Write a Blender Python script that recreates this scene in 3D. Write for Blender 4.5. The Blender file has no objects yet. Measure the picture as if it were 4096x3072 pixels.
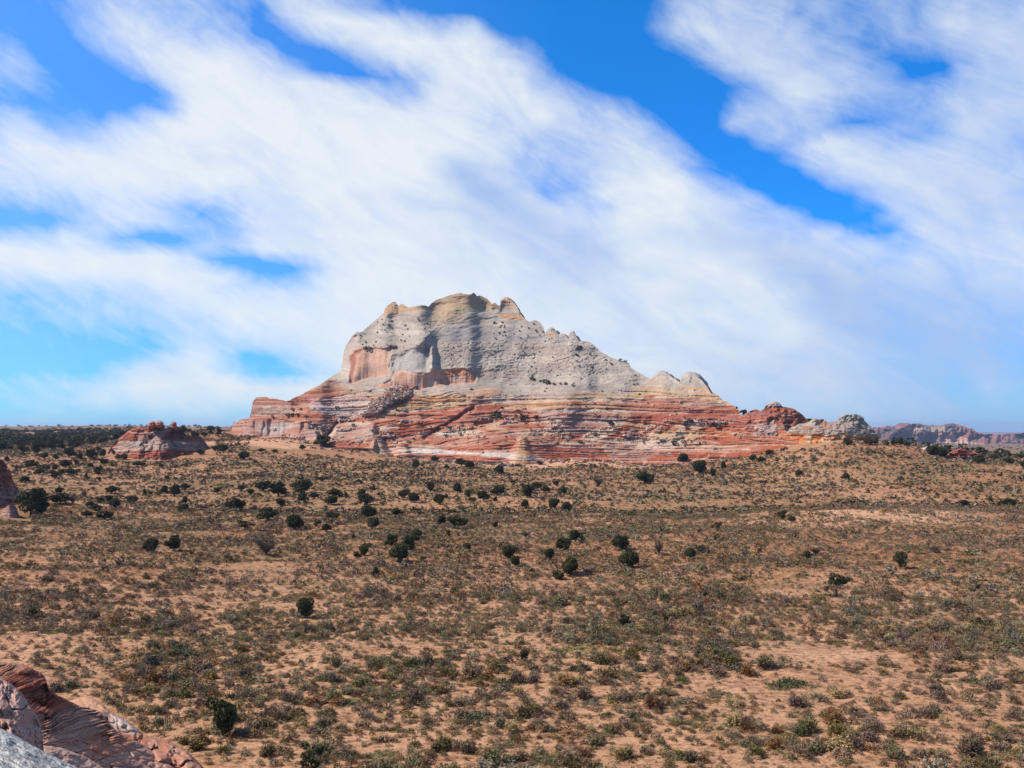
import bpy, math, random
import numpy as np
from mathutils import Vector
random.seed(7)
rng = np.random.default_rng(11)
sc = bpy.context.scene
col = sc.collection

# ------------------------------------------------------------------ camera
# frame measured as 4096 x 3072; eye 20 m above the plain, horizon at row 1713
F, CU, HV, EYE = 4020.0, 2048.0, 1713.0, 20.0
cam_d = bpy.data.cameras.new("camera")
cam_d.sensor_width = 36.0
cam_d.lens = 36.0 * F / 4096.0
cam_d.shift_y = (HV - 1536.0) / 4096.0
cam_d.clip_start = 0.1
cam_d.clip_end = 60000
cam = bpy.data.objects.new("camera", cam_d)
cam.location = (0, 0, EYE)
cam.rotation_euler = (math.pi / 2, 0, 0)
col.objects.link(cam)
sc.camera = cam

# ------------------------------------------------------------------ sun, exposure
SUN_AZ, SUN_EL = -98.0, 47.0          # azimuth from +Y (view direction), negative = left
a, e = math.radians(SUN_AZ), math.radians(SUN_EL)
sun_dir = Vector((math.sin(a) * math.cos(e), math.cos(a) * math.cos(e), math.sin(e)))
sd = bpy.data.lights.new("sun", 'SUN')
sd.energy = 5.0
sd.angle = math.radians(0.6)
sd.color = (1.0, 0.93, 0.83)
sun = bpy.data.objects.new("sun", sd)
sun.rotation_euler = sun_dir.to_track_quat('Z', 'Y').to_euler()
col.objects.link(sun)
vs = sc.view_settings
vs.view_transform = 'Standard'
vs.look = 'None'
vs.gamma = 1
vs.use_curve_mapping = False
vs.exposure = 0.3
sc.cycles.max_bounces = 4
sc.cycles.diffuse_bounces = 2
sc.cycles.volume_bounces = 0

# ------------------------------------------------------------------ node helper
class NT:
    def __init__(s, tree):
        s.t = tree; s.n = tree.nodes; s.l = tree.links
    def new(s, typ, **kw):
        nd = s.n.new(typ)
        for k, v in kw.items():
            setattr(nd, k, v)
        return nd
    def set(s, sock, v):
        if isinstance(v, bpy.types.NodeSocket):
            s.l.new(v, sock)
        else:
            sock.default_value = v
    def math(s, op, a, b=0.0, c=0.0, clamp=False):
        nd = s.n.new('ShaderNodeMath'); nd.operation = op; nd.use_clamp = clamp
        for k, v in enumerate((a, b, c)):
            s.set(nd.inputs[k], v)
        return nd.outputs[0]
    def noise(s, vec, scale, detail=4, rough=0.5, dist=0.0, lac=2.0):
        nd = s.n.new('ShaderNodeTexNoise')
        if vec is not None: s.l.new(vec, nd.inputs['Vector'])
        nd.inputs['Scale'].default_value = scale
        nd.inputs['Detail'].default_value = detail
        nd.inputs['Roughness'].default_value = rough
        nd.inputs['Distortion'].default_value = dist
        nd.inputs['Lacunarity'].default_value = lac
        return nd.outputs[0]
    def mix(s, fac, c1, c2, blend='MIX'):
        nd = s.n.new('ShaderNodeMix'); nd.data_type = 'RGBA'; nd.blend_type = blend
        s.set(nd.inputs[0], fac)
        for sock, v in ((nd.inputs[6], c1), (nd.inputs[7], c2)):
            if isinstance(v, tuple) and len(v) == 3: v = v + (1,)
            s.set(sock, v)
        return nd.outputs[2]
    def ramp(s, fac, stops, interp='LINEAR'):
        nd = s.n.new('ShaderNodeValToRGB'); r = nd.color_ramp; r.interpolation = interp
        while len(r.elements) < len(stops): r.elements.new(0.5)
        for el, (p, c) in zip(r.elements, stops):
            el.position = p
            el.color = c if len(c) == 4 else tuple(c) + (1,)
        s.l.new(fac, nd.inputs[0])
        return nd.outputs[0]
    def mapr(s, v, a, b, c=0.0, d=1.0, smooth=False):
        nd = s.n.new('ShaderNodeMapRange')
        if smooth: nd.interpolation_type = 'SMOOTHSTEP'
        s.set(nd.inputs[0], v)
        for k, x in enumerate((a, b, c, d)): nd.inputs[k + 1].default_value = x
        return nd.outputs[0]
    def vmath(s, op, a, b):
        nd = s.n.new('ShaderNodeVectorMath'); nd.operation = op
        s.set(nd.inputs[0], a); s.set(nd.inputs[1], b)
        return nd.outputs[0]
    def comb(s, x, y, z):
        nd = s.n.new('ShaderNodeCombineXYZ')
        for k, v in enumerate((x, y, z)): s.set(nd.inputs[k], v)
        return nd.outputs[0]

# ------------------------------------------------------------------ world: Nishita sky with thin cloud
CLOUD = """
22345554454200000000156555355666
33246655478876720012367775345888
54235789721588986111126886632478
33322599999999888632111588654888
66436899999999978776415675335887
68899999999999996678630147877875
78788999899999998479842014788887
12567745889999999889998521268888
68884234899999999999999998557888
99999984248999999999999999988888
44557899999999999999999999988888
34555667889999999999999999988877
22123484258999999999999999988776
36778999999999999999999999988776
22322344567888888888888888887766
22222233345667777777777777776666
""".split()
SHADE = """
99999999999999988888888888777777
99999999999999998888888888777777
99999999999999998888888888877777
99999999999999998888888888877777
99999999999999988888888888777777
99999999999999887888888888877776
99999999999998766788999998887776
99999999999998766788887799888776
99999999999999875668877766888887
99999999999999998677888764567788
99999999999999998887889986455566
99999999999999998888888887655556
99999999999999999888877777766555
99999999999999998877777777665554
99999999999999988777777766655443
99999999999999988777666666555433
""".split()
w = bpy.data.worlds.new("World")
sc.world = w
w.use_nodes = True
w.node_tree.nodes.clear()
T = NT(w.node_tree)
tc = T.new('ShaderNodeTexCoord')
sep = T.new('ShaderNodeSeparateXYZ'); T.l.new(tc.outputs['Generated'], sep.inputs[0])
az = T.math('ARCTAN2', sep.outputs[0], sep.outputs[1])
el = T.math('ARCSINE', sep.outputs[2])
# coordinates along / across the cloud streaks, for wisps
ca, sa = math.cos(math.radians(28)), math.sin(math.radians(28))
along = T.math('SUBTRACT', T.math('MULTIPLY', az, ca), T.math('MULTIPLY', el, sa))
across = T.math('ADD', T.math('MULTIPLY', az, sa), T.math('MULTIPLY', el, ca))
wv = T.comb(T.math('MULTIPLY', along, 3.2), T.math('MULTIPLY', across, 9.0), 0.3)
w1 = T.new('ShaderNodeTexNoise'); T.l.new(wv, w1.inputs['Vector'])
w1.inputs['Scale'].default_value = 1.6; w1.inputs['Detail'].default_value = 5
ws = T.new('ShaderNodeSeparateColor'); T.l.new(w1.outputs['Color'], ws.inputs[0])
az_w = T.math('ADD', az, T.math('MULTIPLY', T.math('SUBTRACT', ws.outputs[0], 0.5), 0.05))
el_w = T.math('ADD', el, T.math('MULTIPLY', T.math('SUBTRACT', ws.outputs[1], 0.5), 0.03))
AZM = math.radians(27.5)
ELM = math.radians(23.4)
NR = 16
NR = 30
elf = T.mapr(el_w, -0.02, ELM, 0.0, NR - 1.0)
# brush strokes that refine the coarse cloud tables: polyline, half width, change of cover
STROKES = [
    ([(60, 60), (180, 110)], 45, -.22), ([(150, 170), (330, 240)], 30, -.25), ([(700, 140), (860, 190)], 26, -.2), ([(480, 40), (560, 30)], 30, -.15), ([(1100, 150), (1400, 250)], 60, -.2), ([(0, 400), (120, 380)], 14, -.2), ([(160, 380), (420, 430)], 12, -.18),
    ([(0, 480), (100, 495)], 20, -.6), ([(100, 470), (200, 500), (330, 525)], 17, -.5), ([(330, 522), (460, 560), (680, 586)], 17, -.75), ([(290, 440), (430, 465), (700, 495)], 11, -.3),
    ([(0, 735), (350, 750)], 20, -.25), ([(500, 780), (720, 815)], 24, -.55), ([(120, 110), (250, 170), (370, 240)], 26, -.6), ([(0, 200), (250, 240)], 24, -.22), ([(0, 20), (80, 60)], 30, -.2),
    ([(560, 60), (650, 110), (720, 160), (900, 182)], 32, -.8), ([(1000, 0), (1250, 50), (1330, 120)], 85, -.5), ([(1250, 110), (1440, 170), (1500, 230)], 60, -.45), ([(1470, 200), (1560, 300), (1700, 375)], 42, -.9),
    ([(1680, 390), (1830, 455)], 40, -.9), ([(1830, 460), (1940, 505)], 24, -.6), ([(1130, 320), (1180, 400)], 24, -.4), ([(1160, 410), (1300, 440)], 20, -.4), ([(1860, 100), (2010, 150)], 28, -.4), ([(1960, 150), (2040, 150)], 22, -.4),
    ([(1780, 270), (2010, 300)], 22, -.45), ([(1720, 20), (1760, 60)], 22, -.3), ([(1980, 0), (2000, 40)], 25, -.4),
    ([(620, 10), (780, 60), (950, 100), (1060, 140), (1160, 240)], 30, .5), ([(1000, 60), (1050, 100)], 18, .3), ([(250, 50), (330, 130), (430, 165)], 40, .3), ([(0, 540), (250, 545), (470, 595)], 24, .5), ([(200, 462), (380, 502), (560, 540), (760, 560)], 13, .45),
    ([(0, 330), (200, 370), (420, 420)], 40, .2), ([(1500, 60), (1620, 140), (1720, 200)], 45, .3), ([(1560, 255), (1680, 290), (1900, 360), (2100, 450)], 22, .3), ([(20, 842), (120, 850), (230, 866)], 11, .5), ([(270, 815), (430, 783), (495, 776)], 17, .5),
    ([(50, 738), (95, 755)], 7, .35), ([(300, 842), (650, 855)], 20, .35), ([(20, 885), (130, 908)], 6, .3), ([(1300, 402), (1450, 405), (1700, 462), (1900, 530)], 22, .35), ([(180, 240), (330, 290), (420, 300)], 22, .2)]
GREYS = [([(1000, 380), (1150, 470), (1300, 560)], 34, -.40), ([(950, 330), (1100, 430)], 25, -.25), ([(1500, 520), (1640, 560), (1800, 640)], 28, -.35), ([(1050, 500), (1250, 600)], 25, -.25), ([(1450, 640), (1620, 655)], 16, -.25), ([(1780, 680), (2212, 770)], 45, -.3),
         ([(1650, 540), (1790, 600)], 20, -.25), ([(1300, 420), (1500, 440)], 20, .2), ([(1120, 455), (1400, 540), (1700, 625)], 18, .25), ([(400, 350), (520, 370)], 25, -.15), ([(1350, 700), (2100, 860)], 60, -.15)]
def dseg(x, y, pts):
    b = 1e9
    for (x1, y1), (x2, y2) in zip(pts[:-1], pts[1:]):
        ex, ey = x2 - x1, y2 - y1; t = min(1, max(0, ((x - x1) * ex + (y - y1) * ey) / (ex * ex + ey * ey)))
        b = min(b, math.hypot(x - x1 - t * ex, y - y1 - t * ey))
    return b
def table(grid, strokes, uu, vv):
    gx = min(max(uu / 4096 * 31, 0), 30.999); gy = min(max(vv / 120.4, 0), 14.999)
    i = int(gx); j = int(gy); fx = gx - i; fy = gy - j
    g = lambda r, c: int(grid[r][c]) / 9.0
    val = (g(j, i) * (1 - fx) + g(j, i + 1) * fx) * (1 - fy) + (g(j + 1, i) * (1 - fx) + g(j + 1, i + 1) * fx) * fy
    x, y = uu / 1.8517, vv / 1.8517
    for pts, hw, dl in strokes:
        q = math.exp(-(dseg(x, y, pts) / (hw * .92)) ** 2)
        val = val + dl * q * (.70 if dl < 0 else (1 - val * .6))
    return min(1.0, max(0.0, val))
AZ0, AZ1 = T.mapr(az_w, -AZM, 0.0), T.mapr(az_w, 0.0, AZM)
SEL0, SEL1 = T.math('LESS_THAN', az_w, 0.0), T.math('GREATER_THAN', az_w, 0.0)
tot = None
for k in range(NR):
    elv = -0.02 + (ELM + 0.02) * k / (NR - 1)
    gt = bpy.data.node_groups.new("cloud_row", 'ShaderNodeTree')
    for nm, ty in (("tot", 'NodeSocketVector'), ("az0", 'NodeSocketFloat'), ("az1", 'NodeSocketFloat'), ("s0", 'NodeSocketFloat'), ("s1", 'NodeSocketFloat'), ("el", 'NodeSocketFloat')):
        gt.interface.new_socket(nm, in_out='INPUT', socket_type=ty)
    gt.interface.new_socket("out", in_out='OUTPUT', socket_type='NodeSocketVector')
    G = NT(gt); gi = G.new('NodeGroupInput'); go = G.new('NodeGroupOutput'); acc = gi.outputs[0]
    for half in (0, 1):
        a0, a1 = (-AZM, 0.0) if half == 0 else (0.0, AZM)
        stops = []
        for i in range(32):
            azv = a0 + (a1 - a0) * i / 31
            uu = min(max(CU + F * math.tan(azv), 0), 4096); vv = max(HV - F * math.tan(elv) / math.cos(azv), 0)
            stops.append((i / 31.0, (table(CLOUD, STROKES, uu, vv), table(SHADE, GREYS, uu, vv), 0.0, 1.0)))
        # negligible term: makes the rows evaluate one after another
        dp_ = G.new('ShaderNodeVectorMath'); dp_.operation = 'DOT_PRODUCT'; G.l.new(acc, dp_.inputs[0]); dp_.inputs[1].default_value = (1e-7, 0, 0)
        azh = G.math('ADD', gi.outputs[1 + half], dp_.outputs['Value']); elk = G.math('ADD', gi.outputs[5], dp_.outputs['Value'])
        wt = G.math('SUBTRACT', 1.0, G.math('ABSOLUTE', G.math('SUBTRACT', elk, float(k))), clamp=True)
        sc_ = G.new('ShaderNodeVectorMath'); sc_.operation = 'SCALE'
        G.l.new(G.ramp(azh, stops, 'LINEAR'), sc_.inputs[0]); G.l.new(G.math('MULTIPLY', wt, gi.outputs[3 + half]), sc_.inputs[3])
        acc = G.vmath('ADD', acc, sc_.outputs[0])
    G.l.new(acc, go.inputs[0])
    gn = T.new('ShaderNodeGroup'); gn.node_tree = gt
    if tot is not None: T.l.new(tot, gn.inputs[0])
    for q_, so in enumerate((AZ0, AZ1, SEL0, SEL1, elf)): T.l.new(so, gn.inputs[q_ + 1])
    tot = gn.outputs[0]
ts = T.new('ShaderNodeSeparateXYZ'); T.l.new(tot, ts.inputs[0])
cov, shd = ts.outputs[0], ts.outputs[1]
cov = T.math('MULTIPLY', cov, T.mapr(el, 0.46, 0.70, 1.0, 0.1, True))  # unseen sky overhead: cloud thinned to lower the fill light
cov = T.math('MULTIPLY', cov, T.mapr(T.math('ABSOLUTE', az), 0.6, 1.1, 1.0, 0.2, True))  # cloud out of view to the sides thinned for less fill
n1 = T.noise(T.comb(T.math('MULTIPLY', along, 6.0), T.math('MULTIPLY', across, 16.0), 1.7), 1.5, 8, 0.58, 0.9)
n2 = T.noise(T.comb(T.math('MULTIPLY', along, 18.0), T.math('MULTIPLY', across, 26.0), 4.0), 1.6, 8, 0.6, 1.2)
n3 = T.noise(T.comb(T.math('MULTIPLY', az, 2.0), T.math('MULTIPLY', el, 7.0), 2.0), 2.2, 4, 0.5, 0.3)
n4 = T.noise(T.comb(T.math('MULTIPLY', along, 7.0), T.math('MULTIPLY', across, 62.0), 7.1), 2.0, 6, 0.62, 0.5)
nn0 = T.math('MULTIPLY', T.math('SUBTRACT', n4, 0.5), 0.26)
nn = T.math('ADD', T.math('MULTIPLY', T.math('SUBTRACT', n1, 0.5), 0.55), T.math('MULTIPLY', T.math('SUBTRACT', n2, 0.5), 0.45))
nn = T.math('ADD', nn, nn0)
edge = T.math('MULTIPLY', T.math('MULTIPLY', cov, T.math('SUBTRACT', 1.08, cov)), 3.2)
covn = T.math('ADD', cov, T.math('MULTIPLY', nn, T.math('ADD', edge, 0.22)))
covn = T.mapr(covn, 0.09, 1.04, 0.0, 0.97)
covn = T.math('MAXIMUM', covn, T.math('MULTIPLY', T.mapr(az, -0.45, 0.05, 0.26, 0.02), T.mapr(el, 0.0, 0.3, 1.0, 0.4)))
sky = T.new('ShaderNodeTexSky', sky_type='NISHITA')
sky.sun_disc = False
sky.sun_elevation = math.radians(SUN_EL)
sky.sun_rotation = math.radians(SUN_AZ)
sky.altitude = 1500
sky.air_density = 1.0
sky.dust_density = 0.2
sky.ozone_density = 2.0
SKY_STR = 0.10
blue = T.mix(1.0, sky.outputs[0], (0.08, 0.93, 1.75), 'MULTIPLY')
lb = T.mapr(az, -0.45, 0.1, 1.12, 1.0)
blue = T.vmath('MULTIPLY', blue, T.comb(lb, lb, lb))
blue = T.vmath('MULTIPLY', blue, T.ramp(T.mapr(el, 0.0, 0.42), [(0.0, (1.1, .70, .70)), (0.45, (.95, .85, .95)), (1.0, (.75, 1.0, 1.0))]))
shn = T.math('ADD', shd, T.math('MULTIPLY', T.math('SUBTRACT', n1, 0.5), 0.55))
shn = T.math('ADD', shn, T.math('MULTIPLY', T.math('SUBTRACT', n3, 0.5), 0.45))
shn = T.math('SUBTRACT', shn, T.mapr(az, 0.05, 0.45, 0.0, 0.16))
cl = T.ramp(shn, [(0.25, (3.6, 4.7, 7.0)), (0.62, (4.9, 5.8, 7.3)), (1.0, (6.8, 7.25, 7.6))])
cc = T.mix(covn, blue, cl)
cc = T.mix(T.mapr(el, 0.46, 0.75, 0, .85, True), cc, T.vmath('MULTIPLY', T.mix(T.mapr(n3, .4, .6), sky.outputs[0], (3.6, 3.7, 3.8)), (.95, .88, .75)))  # unseen overhead sky made duller and warmer to shape the fill light
bg = T.new('ShaderNodeBackground')
T.l.new(cc, bg.inputs[0]); bg.inputs[1].default_value = SKY_STR
wo = T.new('ShaderNodeOutputWorld'); T.l.new(bg.outputs[0], wo.inputs[0])

# ------------------------------------------------------------------ numpy noise
def _h(ix, iy, seed):
    h = (ix.astype(np.int64) * 374761393 + iy.astype(np.int64) * 668265263 + seed * 2147483647 + 1013904223) & 0xffffffff
    h = ((h ^ (h >> 13)) * 1274126177) & 0xffffffff
    h = ((h ^ (h >> 16)) * 2246822519) & 0xffffffff
    return ((h ^ (h >> 15)) & 0xffffff) / float(0xffffff)
def vnoise(x, y, seed=0):
    x = np.asarray(x, float); y = np.asarray(y, float)
    ix = np.floor(x); iy = np.floor(y); fx = x - ix; fy = y - iy
    sx = fx * fx * fx * (fx * (fx * 6 - 15) + 10); sy = fy * fy * fy * (fy * (fy * 6 - 15) + 10)
    v00 = _h(ix, iy, seed); v10 = _h(ix + 1, iy, seed); v01 = _h(ix, iy + 1, seed); v11 = _h(ix + 1, iy + 1, seed)
    return ((v00 * (1 - sx) + v10 * sx) * (1 - sy) + (v01 * (1 - sx) + v11 * sx) * sy) * 2 - 1
def fbm(x, y, octv=4, seed=0, gain=0.5):
    s = 0; amp = 1; tot = 0
    for o in range(octv):
        s = s + amp * vnoise(x * 2 ** o + 13.7 * o, y * 2 ** o - 7.3 * o, seed + o); tot += amp; amp *= gain
    return s / tot * 1.5
def worley(x, y, seed=0):
    ix = np.floor(x); iy = np.floor(y)
    f1 = np.full(x.shape, 9.0); f2 = np.full(x.shape, 9.0); idn = np.zeros(x.shape)
    for dx in (-1, 0, 1):
        for dy in (-1, 0, 1):
            cx = ix + dx; cy = iy + dy
            d = np.hypot(cx + _h(cx, cy, seed) - x, cy + _h(cx, cy, seed + 5) - y)
            cid = _h(cx, cy, seed + 9)
            nf = d < f1
            f2 = np.where(nf, f1, np.minimum(f2, d)); idn = np.where(nf, cid, idn); f1 = np.where(nf, d, f1)
    return f1, f2, idn
def sst(x, a, b):
    t = np.clip((x - a) / (b - a), 0, 1); return t * t * (3 - 2 * t)
def lerp(a, b, t):
    t = np.asarray(t)[..., None]; return np.asarray(a) * (1 - t) + np.asarray(b) * t
def poly_sd(U, V, pts):
    """signed distance to a polygon, positive inside"""
    pts = [tuple(map(float, p)) for p in pts]
    d = np.full(U.shape, 1e9); inside = np.zeros(U.shape, bool)
    n = len(pts)
    for i in range(n):
        x1, y1 = pts[i]; x2, y2 = pts[(i + 1) % n]
        ex, ey = x2 - x1, y2 - y1
        t = np.clip(((U - x1) * ex + (V - y1) * ey) / (ex * ex + ey * ey + 1e-9), 0, 1)
        d = np.minimum(d, np.hypot(U - x1 - t * ex, V - y1 - t * ey))
        if y1 != y2:
            c = ((y1 > V) != (y2 > V)) & (U < (x2 - x1) * (V - y1) / (y2 - y1) + x1)
            inside ^= c
    return np.where(inside, d, -d)
def pm(U, V, pts, soft=4.0):
    return sst(poly_sd(U, V, pts), -soft, soft)

# ------------------------------------------------------------------ mesh helpers
def mk_mesh(name, verts, faces, colors=None, smooth=True, mat=None):
    verts = np.asarray(verts, np.float32).reshape(-1, 3)
    faces = np.asarray(faces, np.int32)
    k = faces.shape[1]; nf = len(faces)
    me = bpy.data.meshes.new(name)
    me.vertices.add(len(verts)); me.vertices.foreach_set('co', verts.ravel())
    me.loops.add(nf * k); me.loops.foreach_set('vertex_index', faces.ravel())
    me.polygons.add(nf)
    me.polygons.foreach_set('loop_start', np.arange(nf, dtype=np.int32) * k)
    me.polygons.foreach_set('loop_total', np.full(nf, k, np.int32))
    me.update(calc_edges=True)
    me.polygons.foreach_set('use_smooth', np.full(nf, bool(smooth)))
    if colors is not None:
        at = me.color_attributes.new('col', 'FLOAT_COLOR', 'POINT')
        c4 = np.ones((len(verts), 4), np.float32); c4[:, :3] = np.asarray(colors).reshape(-1, 3)
        at.data.foreach_set('color', c4.ravel())
    if mat: me.materials.append(mat)
    return me
def add(name, me, parent=None, loc=None):
    o = bpy.data.objects.new(name, me)
    if parent: o.parent = parent
    if loc is not None: o.location = loc
    col.objects.link(o)
    return o
def tag(o, label=None, cat=None, group=None, kind=None):
    if label: o['label'] = label
    if cat: o['category'] = cat
    if group: o['group'] = group
    if kind: o['kind'] = kind
    return o
def grid_faces(nr, nc):
    i = np.arange(nr - 1)[:, None] * nc + np.arange(nc - 1)[None, :]
    i = i.ravel()
    return np.stack([i, i + 1, i + nc + 1, i + nc], 1)

# ------------------------------------------------------------------ materials
def mat_attr(name, rough=0.9, bump=None, vary=0.12, scale=1.0, spec=0.1):
    m = bpy.data.materials.new(name); m.use_nodes = True
    t = NT(m.node_tree); t.n.clear()
    at = t.new('ShaderNodeAttribute', attribute_name='col')
    geo = t.new('ShaderNodeTexCoord')
    pos = geo.outputs['Object']
    nz = t.noise(pos, scale, 5, 0.6)
    f = t.mapr(nz, 0.25, 0.75, 1 - vary, 1 + vary)
    sc2 = t.new('ShaderNodeVectorMath'); sc2.operation = 'SCALE'
    t.l.new(at.outputs['Color'], sc2.inputs[0]); t.l.new(f, sc2.inputs[3])
    b = t.new('ShaderNodeBsdfPrincipled')
    t.l.new(sc2.outputs[0], b.inputs['Base Color'])
    b.inputs['Roughness'].default_value = rough
    b.inputs['Specular IOR Level'].default_value = spec
    if bump:
        h = bump(t, pos)
        bp = t.new('ShaderNodeBump'); bp.inputs['Strength'].default_value = h[1]; bp.inputs['Distance'].default_value = h[2]
        t.l.new(h[0], bp.inputs['Height']); t.l.new(bp.outputs[0], b.inputs['Normal'])
    o = t.new('ShaderNodeOutputMaterial'); t.l.new(b.outputs[0], o.inputs[0])
    return m
def bump_rock(t, pos):
    sp = t.new('ShaderNodeMapping'); t.l.new(pos, sp.inputs[0]); sp.inputs['Scale'].default_value = (0.12, 0.12, 1.3)
    sp.inputs['Rotation'].default_value = (0, math.radians(-12), 0)
    a = t.noise(sp.outputs[0], 1.0, 6, 0.6, 0.6)
    b = t.noise(pos, 0.9, 5, 0.6)
    return t.math('ADD', t.math('MULTIPLY', a, 1.0), t.math('MULTIPLY', b, 0.3)), 0.4, 0.7
def bump_near(t, pos):
    a = t.noise(pos, 3.0, 7, 0.62)
    return a, 0.7, 0.12
def bump_layer(t, pos):
    sp = t.new('ShaderNodeMapping'); t.l.new(pos, sp.inputs[0]); sp.inputs['Scale'].default_value = (0.5, 0.5, 9.0)
    sp.inputs['Rotation'].default_value = (0, math.radians(-20), 0)
    a = t.noise(sp.outputs[0], 1.0, 5, 0.6, 0.5)
    b = t.noise(pos, 4.0, 5, 0.6)
    return t.math('ADD', a, t.math('MULTIPLY', b, 0.4)), 0.7, 0.15
M_rock = mat_attr("banded_sandstone", bump=bump_rock, vary=0.14, scale=0.35)
M_near = mat_attr("weathered_sandstone", bump=bump_near, vary=0.15, scale=1.5)
M_layer = mat_attr("layered_sandstone", bump=bump_layer, vary=0.15, scale=1.2)
M_mesa = mat_attr("distant_rock", vary=0.25, scale=0.02)
M_fol = mat_attr("shrub_foliage", rough=0.8, vary=0.3, scale=3.0, spec=0.2)
M_bark = bpy.data.materials.new("juniper_bark")
def simple_mat(m, c, var=0.3, scale=6.0, use_obj=False):
    m.use_nodes = True
    t = NT(m.node_tree); t.n.clear()
    pos = t.new('ShaderNodeTexCoord').outputs['Object']
    nz = t.noise(pos, scale, 4, 0.6)
    f = t.mapr(nz, 0.25, 0.75, 1 - var, 1 + var)
    s2 = t.new('ShaderNodeVectorMath'); s2.operation = 'SCALE'
    oi = t.new('ShaderNodeObjectInfo')
    if use_obj: t.l.new(oi.outputs['Color'], s2.inputs[0])
    else: s2.inputs[0].default_value = c
    f2 = t.math('MULTIPLY', f, t.mapr(oi.outputs['Random'], 0, 1, 0.8, 1.25))
    t.l.new(f2, s2.inputs[3])
    b = t.new('ShaderNodeBsdfPrincipled'); t.l.new(s2.outputs[0], b.inputs['Base Color'])
    b.inputs['Roughness'].default_value = 0.8; b.inputs['Specular IOR Level'].default_value = 0.2
    o = t.new('ShaderNodeOutputMaterial'); t.l.new(b.outputs[0], o.inputs[0])
    return m
simple_mat(M_bark, (0.10, 0.075, 0.06))
M_dead = simple_mat(bpy.data.materials.new("dead_wood"), (0.055, 0.040, 0.034))
M_jun = simple_mat(bpy.data.materials.new("juniper_foliage"), (0.056, 0.055, 0.019), 0.5, 1.2)
M_sage = simple_mat(bpy.data.materials.new("sagebrush_foliage"), (1, 1, 1), 0.3, 3.0, True)

# ground: vertex colour broken up by litter, crust and small stones
def mat_ground():
    m = bpy.data.materials.new("pink_sand_ground"); m.use_nodes = True
    t = NT(m.node_tree); t.n.clear()
    pos = t.new('ShaderNodeTexCoord').outputs['Object']
    at = t.new('ShaderNodeAttribute', attribute_name='col')
    mp = t.new('ShaderNodeMapping'); t.l.new(pos, mp.inputs[0]); mp.inputs['Scale'].default_value = (0.75, 1.0, 1.0)
    p2 = mp.outputs[0]
    a = t.noise(p2, 0.22, 6, 0.62)                     # patches of reddish soil
    c = t.mix(t.mapr(a, 0.50, 0.66, 0, 0.62, True), at.outputs['Color'], (0.30, 0.145, 0.075))
    b = t.noise(p2, 1.9, 5, 0.7)                        # litter and crust
    c = t.mix(t.mapr(b, 0.48, 0.60, 0, 0.8, True), c, (0.12, 0.060, 0.030))
    d = t.noise(p2, 6.5, 4, 0.7)                        # pebbles, twigs
    c = t.mix(t.mapr(d, 0.54, 0.63, 0, 0.8, True), c, (0.10, 0.07, 0.055))
    g = t.noise(p2, 0.9, 4, 0.6)
    c = t.mix(t.mapr(g, 0.42, 0.66, 0.0, 0.34, True), c, (0.66, 0.38, 0.235))
    bs = t.new('ShaderNodeBsdfPrincipled'); t.l.new(c, bs.inputs['Base Color'])
    bs.inputs['Roughness'].default_value = 0.95; bs.inputs['Specular IOR Level'].default_value = 0.05
    h = t.math('ADD', t.noise(p2, 1.3, 7, 0.65), t.math('MULTIPLY', t.noise(p2, 0.25, 3, 0.5), 2.0))
    bp = t.new('ShaderNodeBump'); bp.inputs['Strength'].default_value = 1.0; bp.inputs['Distance'].default_value = 0.35
    t.l.new(h, bp.inputs['Height']); t.l.new(bp.outputs[0], bs.inputs['Normal'])
    o = t.new('ShaderNodeOutputMaterial'); t.l.new(bs.outputs[0], o.inputs[0])
    return m
M_ground = mat_ground()

# ------------------------------------------------------------------ terrain
def P(u, v, D):
    u = np.asarray(u, float); v = np.asarray(v, float); D = np.asarray(D, float)
    return np.stack([(u - CU) / F * D, D * np.ones_like(u), EYE + (HV - v) / F * D], -1)
BASE = [(900, 1730, 575), (957, 1747, 560), (1109, 1750, 545), (1208, 1757, 525), (1300, 1785, 505), (1467, 1799, 495),
        (1646, 1829, 480), (1795, 1831, 475), (1994, 1839, 470), (2147, 1848, 465), (2280, 1838, 461), (2396, 1842, 458), (2520, 1856, 452), (2645, 1861, 445),
        (2790, 1850, 442), (2898, 1838, 438), (3067, 1808, 428), (3172, 1786, 418)]
CREST = [(3321, 1770, 400), (3520, 1774, 400), (3644, 1793, 392), (3715, 1815, 384), (3840, 1838, 375), (3935, 1849, 370), (4096, 1853, 370), (4700, 1865, 370)]
ctrl = []
for (u, v, D) in BASE + CREST:
    ctrl.append(((u - CU) / F * D, D, EYE + (HV - v) / F * D))
for (u, v, D) in [(280, 2040, 230), (3200, 1900, 335), (3600, 1895, 315), (4096, 1960, 270), (3400, 2000, 245), (4096, 2090, 205),
                  (1200, 1850, 420), (1700, 1885, 395), (2200, 1885, 395), (2700, 1895, 385), (430, 1824, 440), (640, 1836, 425), (845, 1800, 450),
                  (100, 1812, 450), (300, 1792, 510), (0, 1762, 700), (400, 1752, 700), (200, 1736, 1000), (920, 1729, 590), (700, 1736, 650), (-800, 1760, 700)]:
    ctrl.append(((u - CU) / F * D, D, EYE + (HV - v) / F * D))
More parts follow.
